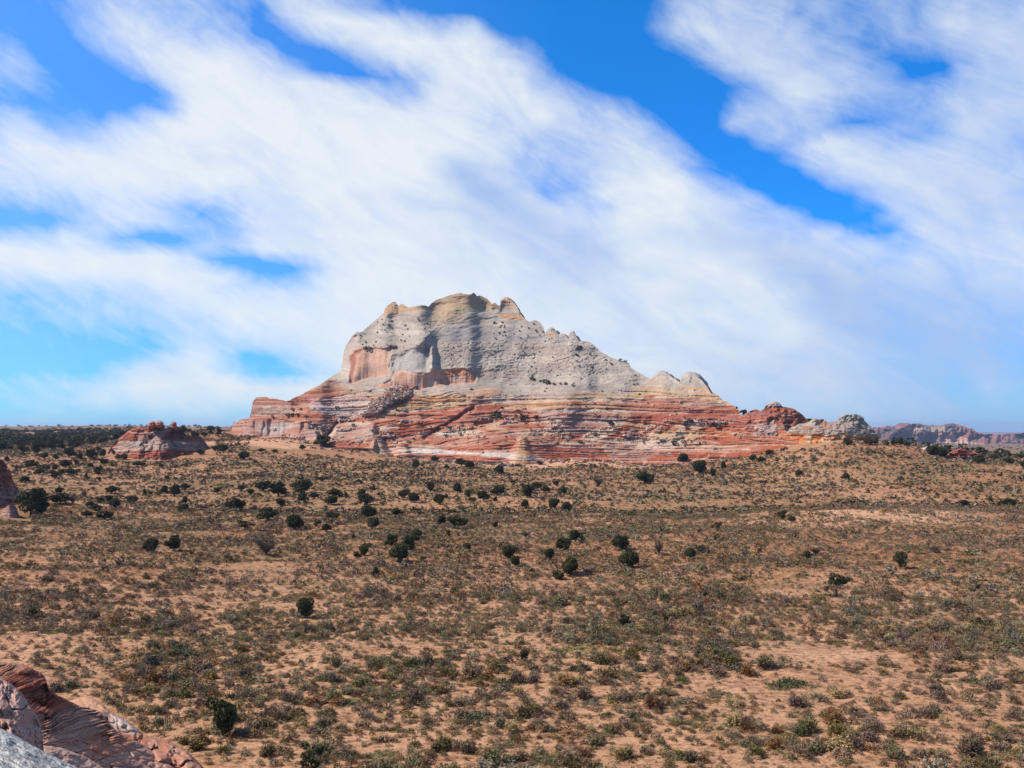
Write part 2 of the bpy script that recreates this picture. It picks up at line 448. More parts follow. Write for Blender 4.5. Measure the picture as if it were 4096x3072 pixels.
for D, lst in {-30: [(-3000, 0), (2048, 0), (7000, 0)], 20: [(-3000, 0), (2048, 0), (7000, 0)], 60: [(-1500, 0.5), (0, 0.2), (1400, 0), (2800, 0), (4096, 0), (5800, 0)],
               105: [(-1200, 1.5), (200, 0.6), (1400, -.2), (2600, .3), (3600, -.2), (4800, .3)],
               165: [(-900, 3), (300, .3), (1300, .2), (2400, -.4), (3400, .1), (4500, .5)],
               240: [(-500, 5), (1000, .4), (1900, .2), (2700, .2)], 320: [(200, 3.2), (1100, 2.2), (2000, 1.4), (2700, 2.0)],
               600: [(1500, 12), (2200, 12), (2900, 10), (3500, 6), (4096, -4)], 800: [(1400, 12), (2200, 8), (3000, 0), (3700, -10), (4300, -13)],
               1500: [(-500, 16.5), (600, 17.0), (1500, 12), (2600, -8), (3600, -18), (4600, -19)], 3000: [(0, 17.8), (1000, 17.5), (2500, -20), (3600, -34), (4800, -36)],
               6000: [(0, 17.5), (1000, 16), (2500, -35), (3700, -52), (4800, -54)], 18000: [(0, 15), (1200, 12), (2500, -40), (4200, -60)]}.items():
    for (u, z) in lst:
        dd = max(D, 5)
        ctrl.append(((u - CU) / F * (dd + 40 if D < 30 else dd), D, z))
ctrl = np.array(ctrl)
def tp(x, y):
    yy = np.maximum(y, -45) + 60.0
    return np.clip(x / yy, -1.4, 1.4) * 2.2, np.log(yy) * 1.0
cx, cy = tp(ctrl[:, 0], ctrl[:, 1])
def _phi(r2): return 0.5 * r2 * np.log(r2 + 1e-9)
n_ = len(cx)
A = np.zeros((n_ + 3, n_ + 3))
A[:n_, :n_] = _phi((cx[:, None] - cx) ** 2 + (cy[:, None] - cy) ** 2) + np.eye(n_) * 1e-4
A[:n_, n_] = 1; A[:n_, n_ + 1] = cx; A[:n_, n_ + 2] = cy; A[n_:, :n_] = A[:n_, n_:].T
wts = np.linalg.solve(A, np.concatenate([ctrl[:, 2], np.zeros(3)]))
def H(x, y):
    x = np.asarray(x, float); y = np.asarray(y, float)
    sh = x.shape; x = x.ravel(); y = y.ravel()
    out = np.empty(x.shape)
    for s in range(0, len(x), 60000):
        px, py = tp(x[s:s + 60000], y[s:s + 60000])
        r2 = (px[:, None] - cx) ** 2 + (py[:, None] - cy) ** 2
        out[s:s + 60000] = _phi(r2) @ wts[:n_] + wts[n_] + wts[n_ + 1] * px + wts[n_ + 2] * py
    mid = sst(y, 30, 90)
    far = np.clip(y / 600.0, 0.0, 6.0)
    out += mid * (0.75 * fbm(x / 38, y / 30, 3, 3) + 0.30 * fbm(x / 9, y / 7, 3, 8)) * (1 - 0.6 * sst(y, 380, 480) * (1 - sst(y, 650, 900)))
    out += sst(y, 700, 1500) * 2.2 * fbm(x / 260, y / 260, 3, 31) * np.minimum(far, 3)
    # dune lip at left and a few hummocks
    for (u, v, D, sx, sy, hh) in [(560, 2330, 128, 7, 6, 1.5), (150, 2360, 122, 9, 7, 1.2), (260, 2050, 228, 16, 10, 1.8), (3350, 2300, 140, 14, 8, .9), (2150, 1830, 445, 18, 10, 1.2), (2330, 1835, 445, 14, 8, 1.6), (1150, 1790, 500, 22, 12, 1.5), (3700, 2600, 88, 8, 5, .5)]:
        xc = (u - CU) / F * D
        out += hh * np.exp(-((x - xc) / sx) ** 2 - ((y - D) / sy) ** 2)
    return out.reshape(sh)

NRW, NCL = 640, 460
t_ = np.linspace(0, 1, NRW)
ys = -45 + 53 * np.minimum(t_ / 0.06, 1.0)
ys = np.where(t_ > 0.06, 8 * (20000 / 8.0) ** ((t_ - 0.06) / 0.94), ys)
s_ = np.linspace(-1, 1, NCL)
s_ = np.sign(s_) * (0.72 * np.abs(s_) + 0.28 * np.abs(s_) ** 3)
GX = s_[None, :] * (70 + 1.0 * np.maximum(ys, 0))[:, None]
GY = np.repeat(ys[:, None], NCL, 1)
GZ = H(GX, GY)
def ground_col(x, y):
    sand = np.array([0.41, 0.213, 0.118]); redd = np.array([0.29, 0.118, 0.050]); olive = np.array([0.17, 0.12, 0.058]); pale = np.array([0.64, 0.37, 0.23])
    rust = np.array([0.25, 0.125, 0.055])
    c = lerp(sand, redd, sst(fbm(x / 45, y / 60, 4, 21), -0.3, 0.6) * 0.8)
    c = lerp(c, olive, sst(fbm(x / 22, y / 34, 4, 25), 0.0, 0.5) * 0.7)
    c = lerp(c, rust, sst(fbm(x / 16, y / 22, 4, 29), 0.1, 0.55) * 0.7)
    uu = CU + F * x / np.maximum(y, 5); vv = HV + F * (EYE - 1) / np.maximum(y, 5)
    def spot(D, u, sx, sy, tgt, k):
        nonlocal c
        xc = (u - CU) / F * D
        q = ((x - xc) / sx) ** 2 + ((y - D) / sy) ** 2 + 0.5 * fbm(x / 12, y / 12, 3, 77)
        c = lerp(c, tgt, (1 - sst(q, 0.35, 1.1)) * k)
    spot(215, 3500, 26, 18, pale, 0.9); spot(205, 3150, 14, 12, pale, 0.7); spot(120, 3650, 20, 7, pale, 0.5)
    spot(445, 2150, 55, 22, pale, 0.9); spot(440, 2350, 30, 22, pale, 0.8); spot(500, 1150, 50, 28, pale, 0.9); spot(560, 950, 22, 22, np.array([.62, .36, .25]), 0.9)
    spot(232, 200, 22, 8, pale, 0.9); spot(128, 520, 10, 5, redd, 0.8); spot(122, 160, 12, 6, redd, 0.8)
    spot(165, 2350, 45, 16, redd, 0.7); spot(150, 3500, 40, 14, redd, 0.6); spot(330, 1400, 70, 40, olive, 0.45); spot(300, 2500, 50, 35, olive, 0.55)
    spot(290, 700, 60, 45, olive, 0.4); spot(86, 3250, 12, 3.5, pale, 0.6); spot(95, 2000, 16, 5, pale, 0.35)
    near = sst(-y, -150, -70)
    c = lerp(c, np.array([0.50, 0.28, 0.165]), near * 0.7)
    far = np.maximum(sst(y, 700, 2200), sst(y, 440, 900) * sst(x, 60, 200))
    c = lerp(c, np.array([0.11, 0.085, 0.06]), far * 0.9)
    c = lerp(c, np.array([0.05, 0.055, 0.035]), sst(y, 1300, 2600) * sst(-x, -100, 300) * .8)
    return c
gc = ground_col(GX, GY)
gmesh = mk_mesh("ground", np.stack([GX, GY, GZ], -1), grid_faces(NRW, NCL), gc, True, M_ground)
tag(add("ground", gmesh), kind='structure')

def hit(u, v, lo=40, hi=2600, n=500):
    """where a sight line meets the ground (first hit)"""
    u = np.atleast_1d(np.asarray(u, float)); v = np.atleast_1d(np.asarray(v, float))
    Ds = lo * (hi / lo) ** (np.arange(n) / (n - 1))
    p = P(u[:, None] + 0 * Ds, v[:, None] + 0 * Ds, Ds[None, :] + 0 * u[:, None])
    under = H(p[..., 0], p[..., 1]) >= p[..., 2]
    idx = np.where(under.any(1), under.argmax(1), n - 1)
    D = Ds[idx]
    q = P(u, v, D); q[:, 2] = H(q[:, 0], q[:, 1])
    return q, D, under.any(1)

# ------------------------------------------------------------------ rock builder: a face with real depth, closed behind by a falling back slope
def rock(name, U, V, D, C, mat, zmin, back=0.9, nb=26, parent=None, blen=None, sides=False):
    """U,V,D arrays (rows bottom->top edge, columns); back slope goes down away from the edge row"""
    pts = P(U, V, D)
    top = pts[-1]
    d = np.stack([(U[-1] - CU) / F, np.ones_like(U[-1])], -1); d /= np.linalg.norm(d, axis=1)[:, None]
    hgt = np.maximum(top[:, 2] - zmin, 1.0)
    rows = []; crow = []
    for k in range(1, nb + 1):
        f = (k / nb) ** 1.4
        run = hgt * back * f
        drop = hgt * (0.25 * f + 0.75 * f * f)
        wob = 1 + 0.25 * fbm(U[-1] / 90.0, np.full(U.shape[1], k * 0.35), 3, 5)
        r = np.stack([top[:, 0] + d[:, 0] * run * wob, top[:, 1] + d[:, 1] * run * wob, top[:, 2] - drop], -1)
        rows.append(r); crow.append(C[-1] * (0.9 + 0.1 * fbm(U[-1] / 60, np.full(U.shape[1], k * .8), 2, 6))[:, None])
    pts = np.concatenate([pts, np.array(rows)], 0); CC = np.concatenate([C, np.array(crow)], 0)
    nr, nc = pts.shape[:2]
    f = grid_faces(nr, nc)
    me = mk_mesh(name, pts, f, np.clip(CC, 0.01, 1), True, mat)
    return add(name, me, parent), pts

def integrate(U, V, Db, cot):
    D = np.empty_like(U); D[0] = Db
    s = (HV - V) / F
    z = EYE + s[0] * D[0]
    for j in range(1, U.shape[0]):
        c = 0.5 * (cot[j] + cot[j - 1])
        D[j] = (D[j - 1] + c * (EYE - z)) / (1 - c * s[j])
        z = EYE + s[j] * D[j]
    return D
def curve(pts, jit=0.0, seed=0):
    xs = np.array([p[0] for p in pts], float); v = np.array([p[1] for p in pts], float)
    return lambda u: np.interp(u, xs, v) + jit * fbm(np.asarray(u) / 9.0, np.asarray(u) * 0 + seed, 4, seed)

WHITE = (.45, .37, .30); GREY = (.34, .28, .23); PINKW = (.36, .25, .20); TAN = (.42, .28, .15); OCHRE = (.45, .25, .09)
RED = (.33, .070, .030); DRED = (.22, .050, .028); ORANGE = (.47, .20, .095); PINK = (.47, .265, .20); MAUVE = (.27, .16, .145)

def strata(U, V, seed=0, dip=0.22, amp=1.0):
    """red / tan / white cross-bedded sandstone colour"""
    wp = 9 * fbm(U / 160, V / 60, 4, seed) + 3.0 * fbm(U / 30, V / 14, 3, seed + 3)
    sets = fbm(U / 420 + 3, (V + wp) / 20, 3, seed + 7)                   # thick sets, nearly level
    dipf = dip * (0.35 + 1.1 * sst(vnoise(U / 330, (V + wp) / 26, seed + 11), -0.6, 0.6))
    q = V + dipf * (U - 1700) * 1.0 + wp
    lam = fbm(U / 260, q / 4.2, 4, seed + 17, 0.65)                      # laminae
    band = fbm(U / 340, q / 15.0, 3, seed + 19, 0.6)
    return sets, lam, band

# ---------- main butte
SIL = [(880, 1735), (925, 1722), (930, 1700), (937, 1685), (943, 1694), (950, 1686), (965, 1677), (999, 1672), (1006, 1640), (1010, 1612), (1016, 1600), (1024, 1590), (1045, 1588), (1069, 1589), (1080, 1594), (1099, 1595), (1129, 1600), (1145, 1605), (1159, 1602), (1178, 1590), (1198, 1583),
       (1248, 1555), (1278, 1540), (1323, 1508), (1365, 1483), (1369, 1458), (1373, 1420), (1376, 1404), (1386, 1380), (1397, 1364), (1408, 1345), (1417, 1334), (1430, 1327), (1438, 1331), (1452, 1324), (1477, 1302), (1497, 1284), (1534, 1254), (1539, 1236), (1548, 1224), (1566, 1212),
       (1579, 1205), (1585, 1211), (1593, 1223), (1600, 1220), (1611, 1215), (1620, 1222), (1636, 1230), (1660, 1225), (1675, 1222), (1696, 1221), (1715, 1226), (1728, 1212), (1745, 1200), (1770, 1191), (1795, 1182), (1820, 1176), (1840, 1171), (1852, 1175), (1875, 1177), (1886, 1176), (1894, 1170), (1901, 1174), (1908, 1184), (1916, 1181), (1930, 1185), (1949, 1195), (1960, 1206), (1966, 1215),
       (1981, 1209), (1990, 1222), (2001, 1222), (2006, 1203), (2020, 1196), (2038, 1198), (2052, 1208), (2064, 1222), (2073, 1234), (2079, 1252), (2098, 1274), (2118, 1287), (2138, 1280), (2150, 1282), (2162, 1292), (2175, 1309), (2180, 1333), (2190, 1322), (2205, 1314), (2222, 1326), (2236, 1340), (2250, 1337), (2264, 1344), (2274, 1356), (2280, 1340), (2290, 1330), (2298, 1333), (2304, 1346), (2318, 1366), (2326, 1364), (2356, 1366), (2381, 1384), (2406, 1409), (2441, 1428),
       (2476, 1441), (2500, 1446), (2516, 1453), (2525, 1473), (2570, 1498), (2606, 1517), (2614, 1512), (2632, 1495), (2655, 1489), (2676, 1499), (2696, 1515), (2718, 1527), (2724, 1524), (2741, 1502), (2760, 1493), (2784, 1502), (2812, 1526), (2830, 1550), (2844, 1575), (2856, 1570), (2864, 1575), (2873, 1584), (2898, 1604), (2908, 1607), (2918, 1611), (2940, 1628), (2958, 1644), (2961, 1656), (2975, 1672), (3010, 1690), (3060, 1700), (3120, 1715), (3200, 1745)]
sil = curve(SIL, 1.2, 41)
basec = curve([(u, v) for u, v, D in BASE] + [(3260, 1775)])
based = curve([(u, D) for u, v, D in BASE] + [(3260, 412)])
nu, nv = 1130, 345
uu = np.linspace(886, 3195, nu)
top_v = np.minimum(sil(uu), basec(uu) - 1)
bot_v = basec(uu) + 16
tt = np.linspace(0, 1, nv)[:, None]
def depth_field(us, V, bf, df, cotf, sig, vlo, vhi, nrow=420):
    """depth of the rock face: slopes added up on a regular lattice, softened sideways, then read at the wanted rows"""
    vg = np.linspace(vlo, vhi, nrow)
    Ug = np.repeat(us[None], nrow, 0); Vg = np.repeat(vg[:, None], len(us), 1)
    Dg = integrate(Ug, Vg, df(us) - 12.0, cotf(Ug, Vg))
    fi = (vlo - bf(us)) / (vlo - vhi) * (nrow - 1); i0 = np.clip(fi.astype(int), 0, nrow - 2); fr = fi - i0; cidx = np.arange(len(us))
    Dg = Dg + (df(us) - (Dg[i0, cidx] * (1 - fr) + Dg[i0 + 1, cidx] * fr))[None]
    Dg = blur_u(Dg, sig)
    fi = np.clip((vlo - V) / (vlo - vhi) * (nrow - 1), 0, nrow - 1.001); i0 = fi.astype(int); fr = fi - i0
    cc_ = np.repeat(cidx[None], V.shape[0], 0)
    return Dg[i0, cc_] * (1 - fr) + Dg[i0 + 1, cc_] * fr
def blur_u(A, sig):
    k = np.exp(-0.5 * (np.arange(-int(3 * sig), int(3 * sig) + 1) / sig) ** 2); k /= k.sum(); h = len(k) // 2
    Ap = np.pad(A, ((0, 0), (h, h)), mode='edge'); out = np.zeros_like(A)
    for i_, w_ in enumerate(k): out += w_ * Ap[:, i_:i_ + A.shape[1]]
    return out
def QF(U, V):
    """bedding coordinate: flat-lying sets, each with its own inclined laminae"""
    w_ = V + 8 * fbm(U / 260, V / 90, 3, 216)
    st = np.floor(w_ / 24.0); dip = _h(st, st * 0, 223) * .30 - .05
    amt = np.exp(-((U - 1750) / 900.0) ** 2)
    return w_ + (dip * (U - 1500) + 3 * fbm(U / 60, V / 20, 2, 224)) * amt
U = np.repeat(uu[None], nv, 0); V = np.clip(np.linspace(1884, 1166, nv)[:, None], top_v[None], bot_v[None])
sets, lam, band = strata(U, V, 100)
def main_cot(U, V):
    sets, lam, band = strata(U, V, 100)
    cot = np.full(U.shape, 1.35)
    cot *= 1 + 0.5 * np.exp(-((V - 1560) / 30) ** 2)
    cot *= 1 + .55 * sst(V, 1690, 1790)
    cot *= np.exp(0.5 * np.clip(sets, -1, 1) * sst(V, 1480, 1600))
    wU = U + 5 * fbm(U / 22, V / 22, 3, 51); wV = V + 3 * fbm(U / 26, V / 18, 3, 52)
    cliff = pm(wU, wV, PINKC, 3) + pm(U, V, ALC, 3) + pm(wU, wV, FARL, 3) + .9 * pm(wU, wV, BLK2, 4) + .75 * pm(wU, wV, BLK1, 3) + .6 * pm(wU, wV, GREYW, 12)
    cliff = np.clip(cliff, 0, 1)
    cot = cot * (1 - cliff) + 0.14 * cliff
    cap = pm(wU, wV, CAP, 4)
    return cot * (1 - cap) + 0.75 * cap
cot = np.full(U.shape, 1.35)
# gentle shoulder at the middle band, steeper white dome on top
cot *= 1 + 0.5 * np.exp(-((V - 1560) / 30) ** 2)
cot *= np.exp(0.5 * np.clip(sets, -1, 1) * sst(V, 1480, 1600))
PINKC = [(1400, 1432), (1428, 1404), (1457, 1398), (1510, 1392), (1565, 1394), (1562, 1440), (1556, 1500), (1500, 1512), (1440, 1522), (1420, 1535), (1400, 1530), (1403, 1470)]
GREYW = [(1570, 1425), (1600, 1418), (1655, 1390), (1716, 1382), (1722, 1440), (1708, 1486), (1650, 1490), (1620, 1480), (1572, 1490), (1560, 1470)]
ALC = [(1500, 1548), (1560, 1520), (1572, 1492), (1600, 1478), (1632, 1482), (1650, 1492), (1715, 1492), (1735, 1484), (1790, 1476), (1850, 1474), (1885, 1478), (1902, 1495), (1907, 1516), (1897, 1532), (1850, 1534), (1770, 1538), (1700, 1556), (1680, 1561), (1600, 1548), (1570, 1554), (1520, 1550)]
FARL = [(1368, 1478), (1374, 1410), (1392, 1372), (1420, 1340), (1432, 1345), (1410, 1400), (1396, 1470)]
BLK1 = [(1008, 1672), (1012, 1612), (1030, 1590), (1080, 1596), (1160, 1606), (1170, 1650), (1150, 1668)]
BLK2 = [(955, 1748), (975, 1690), (1000, 1678), (1100, 1680), (1230, 1690), (1290, 1700), (1330, 1700), (1290, 1762), (1200, 1757), (1100, 1752)]
wU = U + 5 * fbm(U / 22, V / 22, 3, 51); wV = V + 3 * fbm(U / 26, V / 18, 3, 52)
m_pink = pm(wU, wV, PINKC, 3); m_grey = pm(wU, wV, GREYW, 12); m_alc = pm(U + 2 * fbm(U / 30, V / 30, 2, 53), V + 1.5 * fbm(U / 25, V / 25, 2, 54), ALC, 4)
m_farl = pm(wU, wV, FARL, 3); m_b1 = pm(wU, wV, BLK1, 3); m_b2 = pm(wU, wV, BLK2, 4)
cliff = np.clip(m_pink + m_alc + m_farl + 0.9 * m_b2 + 0.75 * m_b1 + 0.7 * m_grey, 0, 1)
cot = cot * (1 - cliff) + 0.14 * cliff
# capping summit blocks are steep
CAP = [(1532, 1262), (1540, 1190), (1650, 1215), (1720, 1215), (1740, 1190), (1850, 1160), (1960, 1190), (2000, 1215), (2000, 1238), (1900, 1226), (1780, 1215), (1700, 1238), (1600, 1252)]
cap = pm(wU, wV, CAP, 4)
cot = cot * (1 - cap) + 0.75 * cap
# smooth the depth sideways a little so columns stay coherent
D = depth_field(uu, V, basec, based, main_cot, 9.0, 1885, 1162)
hgt = sst(V, 1700, 1450)
# flanks turn away at the far left of the dome
disp = 38 * np.clip((1440 - U) / 75, 0, 1) ** 2 * sst(V, 1520, 1450)
# nose running down-left from the summit: bowl to its left, broad face to its right
nu_ = np.interp(V, [1180, 1207, 1330, 1415, 1500], [1850, 1843, 1722, 1640, 1600])
left = np.clip((nu_ - U) / 60, 0, 1.6)
disp += 6 * (1 - np.exp(-left * 1.6)) * sst(V, 1240, 1330) * sst(V, 1470, 1380)
disp -= 4 * np.exp(-((U - nu_) / 50) ** 2) * sst(V, 1195, 1240) * sst(V, 1430, 1340)
disp -= 7 * np.exp(-((U - 1728) / 13) ** 2) * sst(V, 1370, 1400) * sst(V, 1500, 1470)      # buttress beside the grey wall
disp += 3 * m_grey
disp += 1.2 * m_alc + 1.5 * m_pink + 2.0 * m_farl
disp += 4 * sst(U, 1905, 2050) * np.sin((U - 1905) / 95.0) * sst(V, 1600, 1500) * 0.6
disp += 4.0 * fbm(U / 170, V / 210, 3, 61) * sst(V, 1800, 1700) * sst(np.abs(V - top_v[None]), 0, 40)
disp += 1.0 * fbm(U / 60, V / 30, 3, 62) * (1 - 0.8 * cliff) * sst(np.abs(V - top_v[None]), 0, 12)
# folds and joints down the cliff walls
disp += cliff * .5 * fbm(U / 16, V / 160, 4, 63)
disp += m_b2 * 2.5 * fbm(U / 34, V / 120, 3, 66)
# polygonal joints on the white face
f1, f2, cid = worley(U / 25 + 0.25 * fbm(U / 20, V / 20, 2, 71), V / 12.5 + 0.25 * fbm(U / 20, V / 14, 2, 72), 73)
crack = sst(f2 - f1, 0.0, 0.28)
zone_poly = sst(V, 1530, 1500) * sst(V, 1352, 1372) * sst(U, 1725, 1790) * sst(2420 + 0 * U, U - 60, U + 60)
zone_poly = np.maximum(zone_poly, 0.8 * np.exp(-((U - nu_ + 6) / 55) ** 2) * sst(V, 1220, 1260) * sst(V, 1420, 1360))
f1b, f2b, cidb = worley(U / 17 + V / 60.0, V / 11, 74)
crb = sst(f2b - f1b, 0, 0.3)
zp2 = sst(V, 1500, 1470) * sst(U, 1980, 2050) * 0.45
disp += zone_poly * (.55 * (1 - crack) - .2 * (cid - 0.5)) + zp2 * (.3 * (1 - crb)) * sst(V, 1290, 1330)
# small ledges everywhere in the banded skirt
skirt = sst(V, 1540, 1580)
disp += skirt * (1 - cliff) * (-.4 * np.clip(lam, -1, 1)) - (1 - skirt) * (1 - cliff) * 0.35 * np.clip(lam, -1, 1)
qf_ = QF(U, V)
disp -= skirt * (1 - cliff) * 1.1 * np.clip(fbm(U / 800, qf_ / 5.0, 2, 217, .5), -1, 1)
fc_ = fbm(U / 260, (V - .16 * (U - 1700) * sst(-U, -2000, -1700) + 10 * fbm(U / 150, V / 90, 3, 219)) / 5.5, 2, 220)
disp -= (1 - skirt) * (1 - cliff) * .22 * np.clip(fc_, -1, 1) * sst(V - top_v[None], 0, 14)
# diagonal gully; its shadow is also put into the rock colour
def seg(U, V, a, b, wd):
    ex, ey = b[0] - a[0], b[1] - a[1]; L2 = ex * ex + ey * ey
    t = np.clip(((U - a[0]) * ex + (V - a[1]) * ey) / L2, 0, 1)
    return np.exp(-(((U - a[0] - t * ex) ** 2 + (V - a[1] - t * ey) ** 2) / wd ** 2))
gul = seg(wU, wV, (1892, 1634), (1700, 1752), 9)
gul2 = seg(wU, wV, (1350, 1690), (1290, 1765), 9)
disp += 3.5 * gul + 4 * gul2
disp -= 9 * pm(U, V, [(1290, 1800), (1350, 1695), (1380, 1690), (1500, 1690), (1500, 1800)], 10) * sst(V, 1680, 1720)
# buttresses and cones standing out of the skirt
def cone(u0, vtop, vbot, wtop, wbot, amp):
    k = np.clip((V - vtop) / (vbot - vtop), 0, 1.2)
    wd = wtop + (wbot - wtop) * k
    return amp * np.exp(-((U - u0) / wd) ** 4) * sst(V, vtop - 3, vtop + 5)
disp -= cone(2090, 1748, 1815, 14, 38, 6) + cone(1513, 1738, 1797, 10, 34, 8) + cone(1610, 1772, 1818, 16, 34, 5) + cone(2030, 1682, 1740, 30, 150, 12)
disp -= cone(2010, 1716, 1800, 90, 200, 6)
talus = pm(wU, wV, [(1590, 1548), (1645, 1556), (1640, 1580), (1560, 1615), (1510, 1650), (1455, 1662), (1480, 1625), (1530, 1585), (1560, 1555)], 8)
disp -= talus * (3 + 2.5 * np.abs(fbm(U / 7, V / 5, 3, 81)))
rub2 = sst(fbm(U / 90, V / 26, 3, 83), 0.15, 0.5) * sst(V, 1660, 1690) * sst(V, 1780, 1740)
disp -= rub2 * 2.2 * np.abs(fbm(U / 7, V / 4.5, 3, 84))
fade_e = sst(np.minimum(U - uu[0], uu[-1] - U), 0, 20)
D = D + disp * fade_e
# ---- colour
C = lerp(WHITE, GREY, sst(fbm(U / 120, V / 40, 4, 201), -0.6, 0.7))
C = lerp(C, PINKW, 0.45 * sst(fbm(U / 200, V / 50, 3, 202), 0.0, 0.6))
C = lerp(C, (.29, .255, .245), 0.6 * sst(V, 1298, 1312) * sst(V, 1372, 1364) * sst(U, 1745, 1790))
C = lerp(C, (.30, .28, .27), 0.30 * sst(lam, 0.2, 1.0))
C = lerp(C, (.24, .20, .18), sst(fc_, .1, .6) * .35)
C = lerp(C, (.19, .16, .14), (0.6 * zone_poly * (1 - sst(f2 - f1, 0.0, 0.13))))
C = lerp(C, OCHRE, cap * (0.6 + 0.35 * sst(fbm(U / 30, V / 12, 3, 203), -.3, .5)))
tint = np.exp(-((U - nu_) / 70) ** 2) * sst(V, 1340, 1240) + sst(V, 1245, 1228) * sst(U, 1560, 1600) * sst(2010 + 0 * U, U - 20, U + 20)
C = lerp(C, TAN, np.clip(tint, 0, 1) * 0.75)
C = lerp(C, (.38, .26, .21), 0.35 * cap)
# orange seams under the knobs and domes
seam = pm(U, V, [(2716, 1546), (2846, 1552), (2852, 1564), (2780, 1562), (2716, 1558)], 3) + pm(U, V, [(2600, 1508), (2612, 1500), (2618, 1522), (2606, 1524)], 3) + pm(U, V, [(2185, 1334), (2230, 1338), (2228, 1348), (2192, 1346)], 3) + pm(U, V, [(1998, 1254), (2090, 1262), (2096, 1280), (2010, 1274)], 4)
C = lerp(C, (.46, .24, .11), np.clip(seam, 0, 1) * .8)
C = lerp(C, (.42, .25, .16), pm(U, V, [(1998, 1226), (2008, 1188), (2050, 1188), (2078, 1234)], 4) * .8)
lim = 1556 + 16 * fbm(U / 130, V / 200, 3, 205) + 10 * sst(U, 1900, 2200) * sst(-U, -2650, -2350) - 10 * sst(U, 2300, 2650) + np.interp(U, [900, 1300, 1370, 1500], [-80, -60, -20, 6])
sk = sst(V - lim, -12, 20)
S = lerp((.46, .37, .28), (.40, .26, .185), sst(band, -0.4, 0.4))
S = lerp(S, TAN, sst(fbm(U / 240, V / 22, 3, 207), -0.1, 0.5) * 0.75)
depth = np.clip((V - lim) / 90.0, 0, 1)
redness = band * 0.75 + sets * 0.55 + (depth - 0.60) * 1.35 + 0.3 * lam
S = lerp(S, RED, sst(redness, 0.0, 0.48) * 0.88)
S = lerp(S, DRED, sst(redness + 0.5 * fbm(U / 200, V / 12, 3, 208), 0.6, 1.2) * 0.6)
S = lerp(S, ORANGE, sst(fbm(U / 150, V / 10, 3, 209), 0.25, 0.6) * 0.35)
thinb = fbm(U / 420, (V + 0.12 * (U - 1700) + 6 * fbm(U / 180, V / 60, 3, 213)) / 3.6, 2, 214)
THIN = sst(thinb, 0.12, 0.45) * sst(fbm(U / 200, V / 30, 2, 215), -.4, .2)
def patch(pts, c, k, soft=5, w=1.0):
    global S
    m = pm(U + 14 * w * fbm(U / 50, V / 16, 3, 210), V + 5 * w * fbm(U / 50, V / 14, 3, 211), pts, soft)
    S = lerp(S, c, m * k * (0.72 + 0.28 * sst(lam, -0.9, 0.2)))
patch([(1560, 1640), (1620, 1600), (1700, 1592), (1900, 1594), (1850, 1622), (1720, 1640), (1600, 1648)], (.45, .28, .13), 0.85)
patch([(1530, 1632), (1600, 1600), (1640, 1598), (1580, 1630), (1545, 1642)], RED, 0.8)
patch([(1520, 1662), (1600, 1655), (1720, 1640), (1880, 1637), (1995, 1636), (2110, 1640), (2275, 1648), (2240, 1672), (2150, 1668), (2000, 1672), (1860, 1672), (1700, 1676), (1560, 1672)], (.40, .115, .06), 0.95)
patch([(1500, 1692), (1640, 1680), (1840, 1684), (1830, 1700), (1700, 1712), (1540, 1706)], RED, 0.8)
patch([(1540, 1745), (1700, 1735), (1760, 1742), (1690, 1762), (1560, 1765)], RED, 0.8)
patch([(1300, 1700), (1480, 1690), (1560, 1715), (1450, 1760), (1310, 1780)], WHITE, 0.55)
patch([(1240, 1590), (1480, 1580), (1500, 1640), (1380, 1680), (1250, 1640)], (.42, .37, .36), 0.6)
patch([(1700, 1778), (1800, 1755), (1900, 1745), (2060, 1752), (2070, 1800), (1900, 1806), (1760, 1798)], (.33, .085, .042), 0.92)
patch([(1560, 1800), (1700, 1795), (1900, 1810), (2060, 1812), (2140, 1822), (2200, 1846), (2050, 1836), (1900, 1822), (1650, 1814)], (.56, .48, .42), 0.9, 3, 0.5)
patch([(1650, 1822), (1780, 1820), (1990, 1830), (2060, 1842), (1900, 1846), (1700, 1836)], RED, 0.9, 3, 0.5)
patch([(2170, 1782), (2300, 1790), (2400, 1800), (2440, 1828), (2330, 1840), (2200, 1825), (2130, 1805)], (.25, .062, .045), 0.95)
patch([(2420, 1595), (2600, 1600), (2800, 1590), (2860, 1600), (2960, 1650), (2960, 1700), (2700, 1696), (2550, 1690), (2500, 1640)], (.27, .085, .06), 0.7)
patch([(2580, 1660), (2960, 1655), (2980, 1706), (2760, 1708), (2600, 1690)], (.30, .08, .055), 0.85)
patch([(2150, 1640), (2420, 1640), (2500, 1700), (2400, 1745), (2200, 1730)], (.33, .27, .24), 0.6)
patch([(2250, 1560), (2600, 1556), (2700, 1575), (2500, 1590), (2280, 1600)], TAN, 0.7)
patch([(2400, 1770), (2700, 1750), (2700, 1850), (2450, 1840)], (.37, .28, .24), 0.6)
patch([(2590, 1835), (2640, 1820), (2720, 1832), (2700, 1850), (2610, 1858)], RED, 0.8)
patch([(2780, 1712), (2850, 1716), (3000, 1728), (3180, 1732), (3200, 1752), (3000, 1752), (2800, 1750)], (.42, .16, .07), 0.85)
patch([(2620, 1735), (2780, 1712), (2840, 1740), (2740, 1760), (2640, 1765)], (.46, .31, .16), 0.8)
patch([(2350, 1730), (2450, 1690), (2480, 1712), (2420, 1750), (2370, 1765)], (.62, .44, .32), 0.9)
patch([(2700, 1700), (2790, 1678), (2850, 1700), (2800, 1712), (2720, 1730)], (.60, .47, .34), 0.8)
patch([(2500, 1790), (2600, 1760), (2800, 1770), (3060, 1795), (2900, 1812), (2600, 1800)], (.58, .42, .32), 0.6)
patch([(990, 1640), (1012, 1600), (1060, 1590), (1050, 1620), (1020, 1672)], DRED, 0.8)
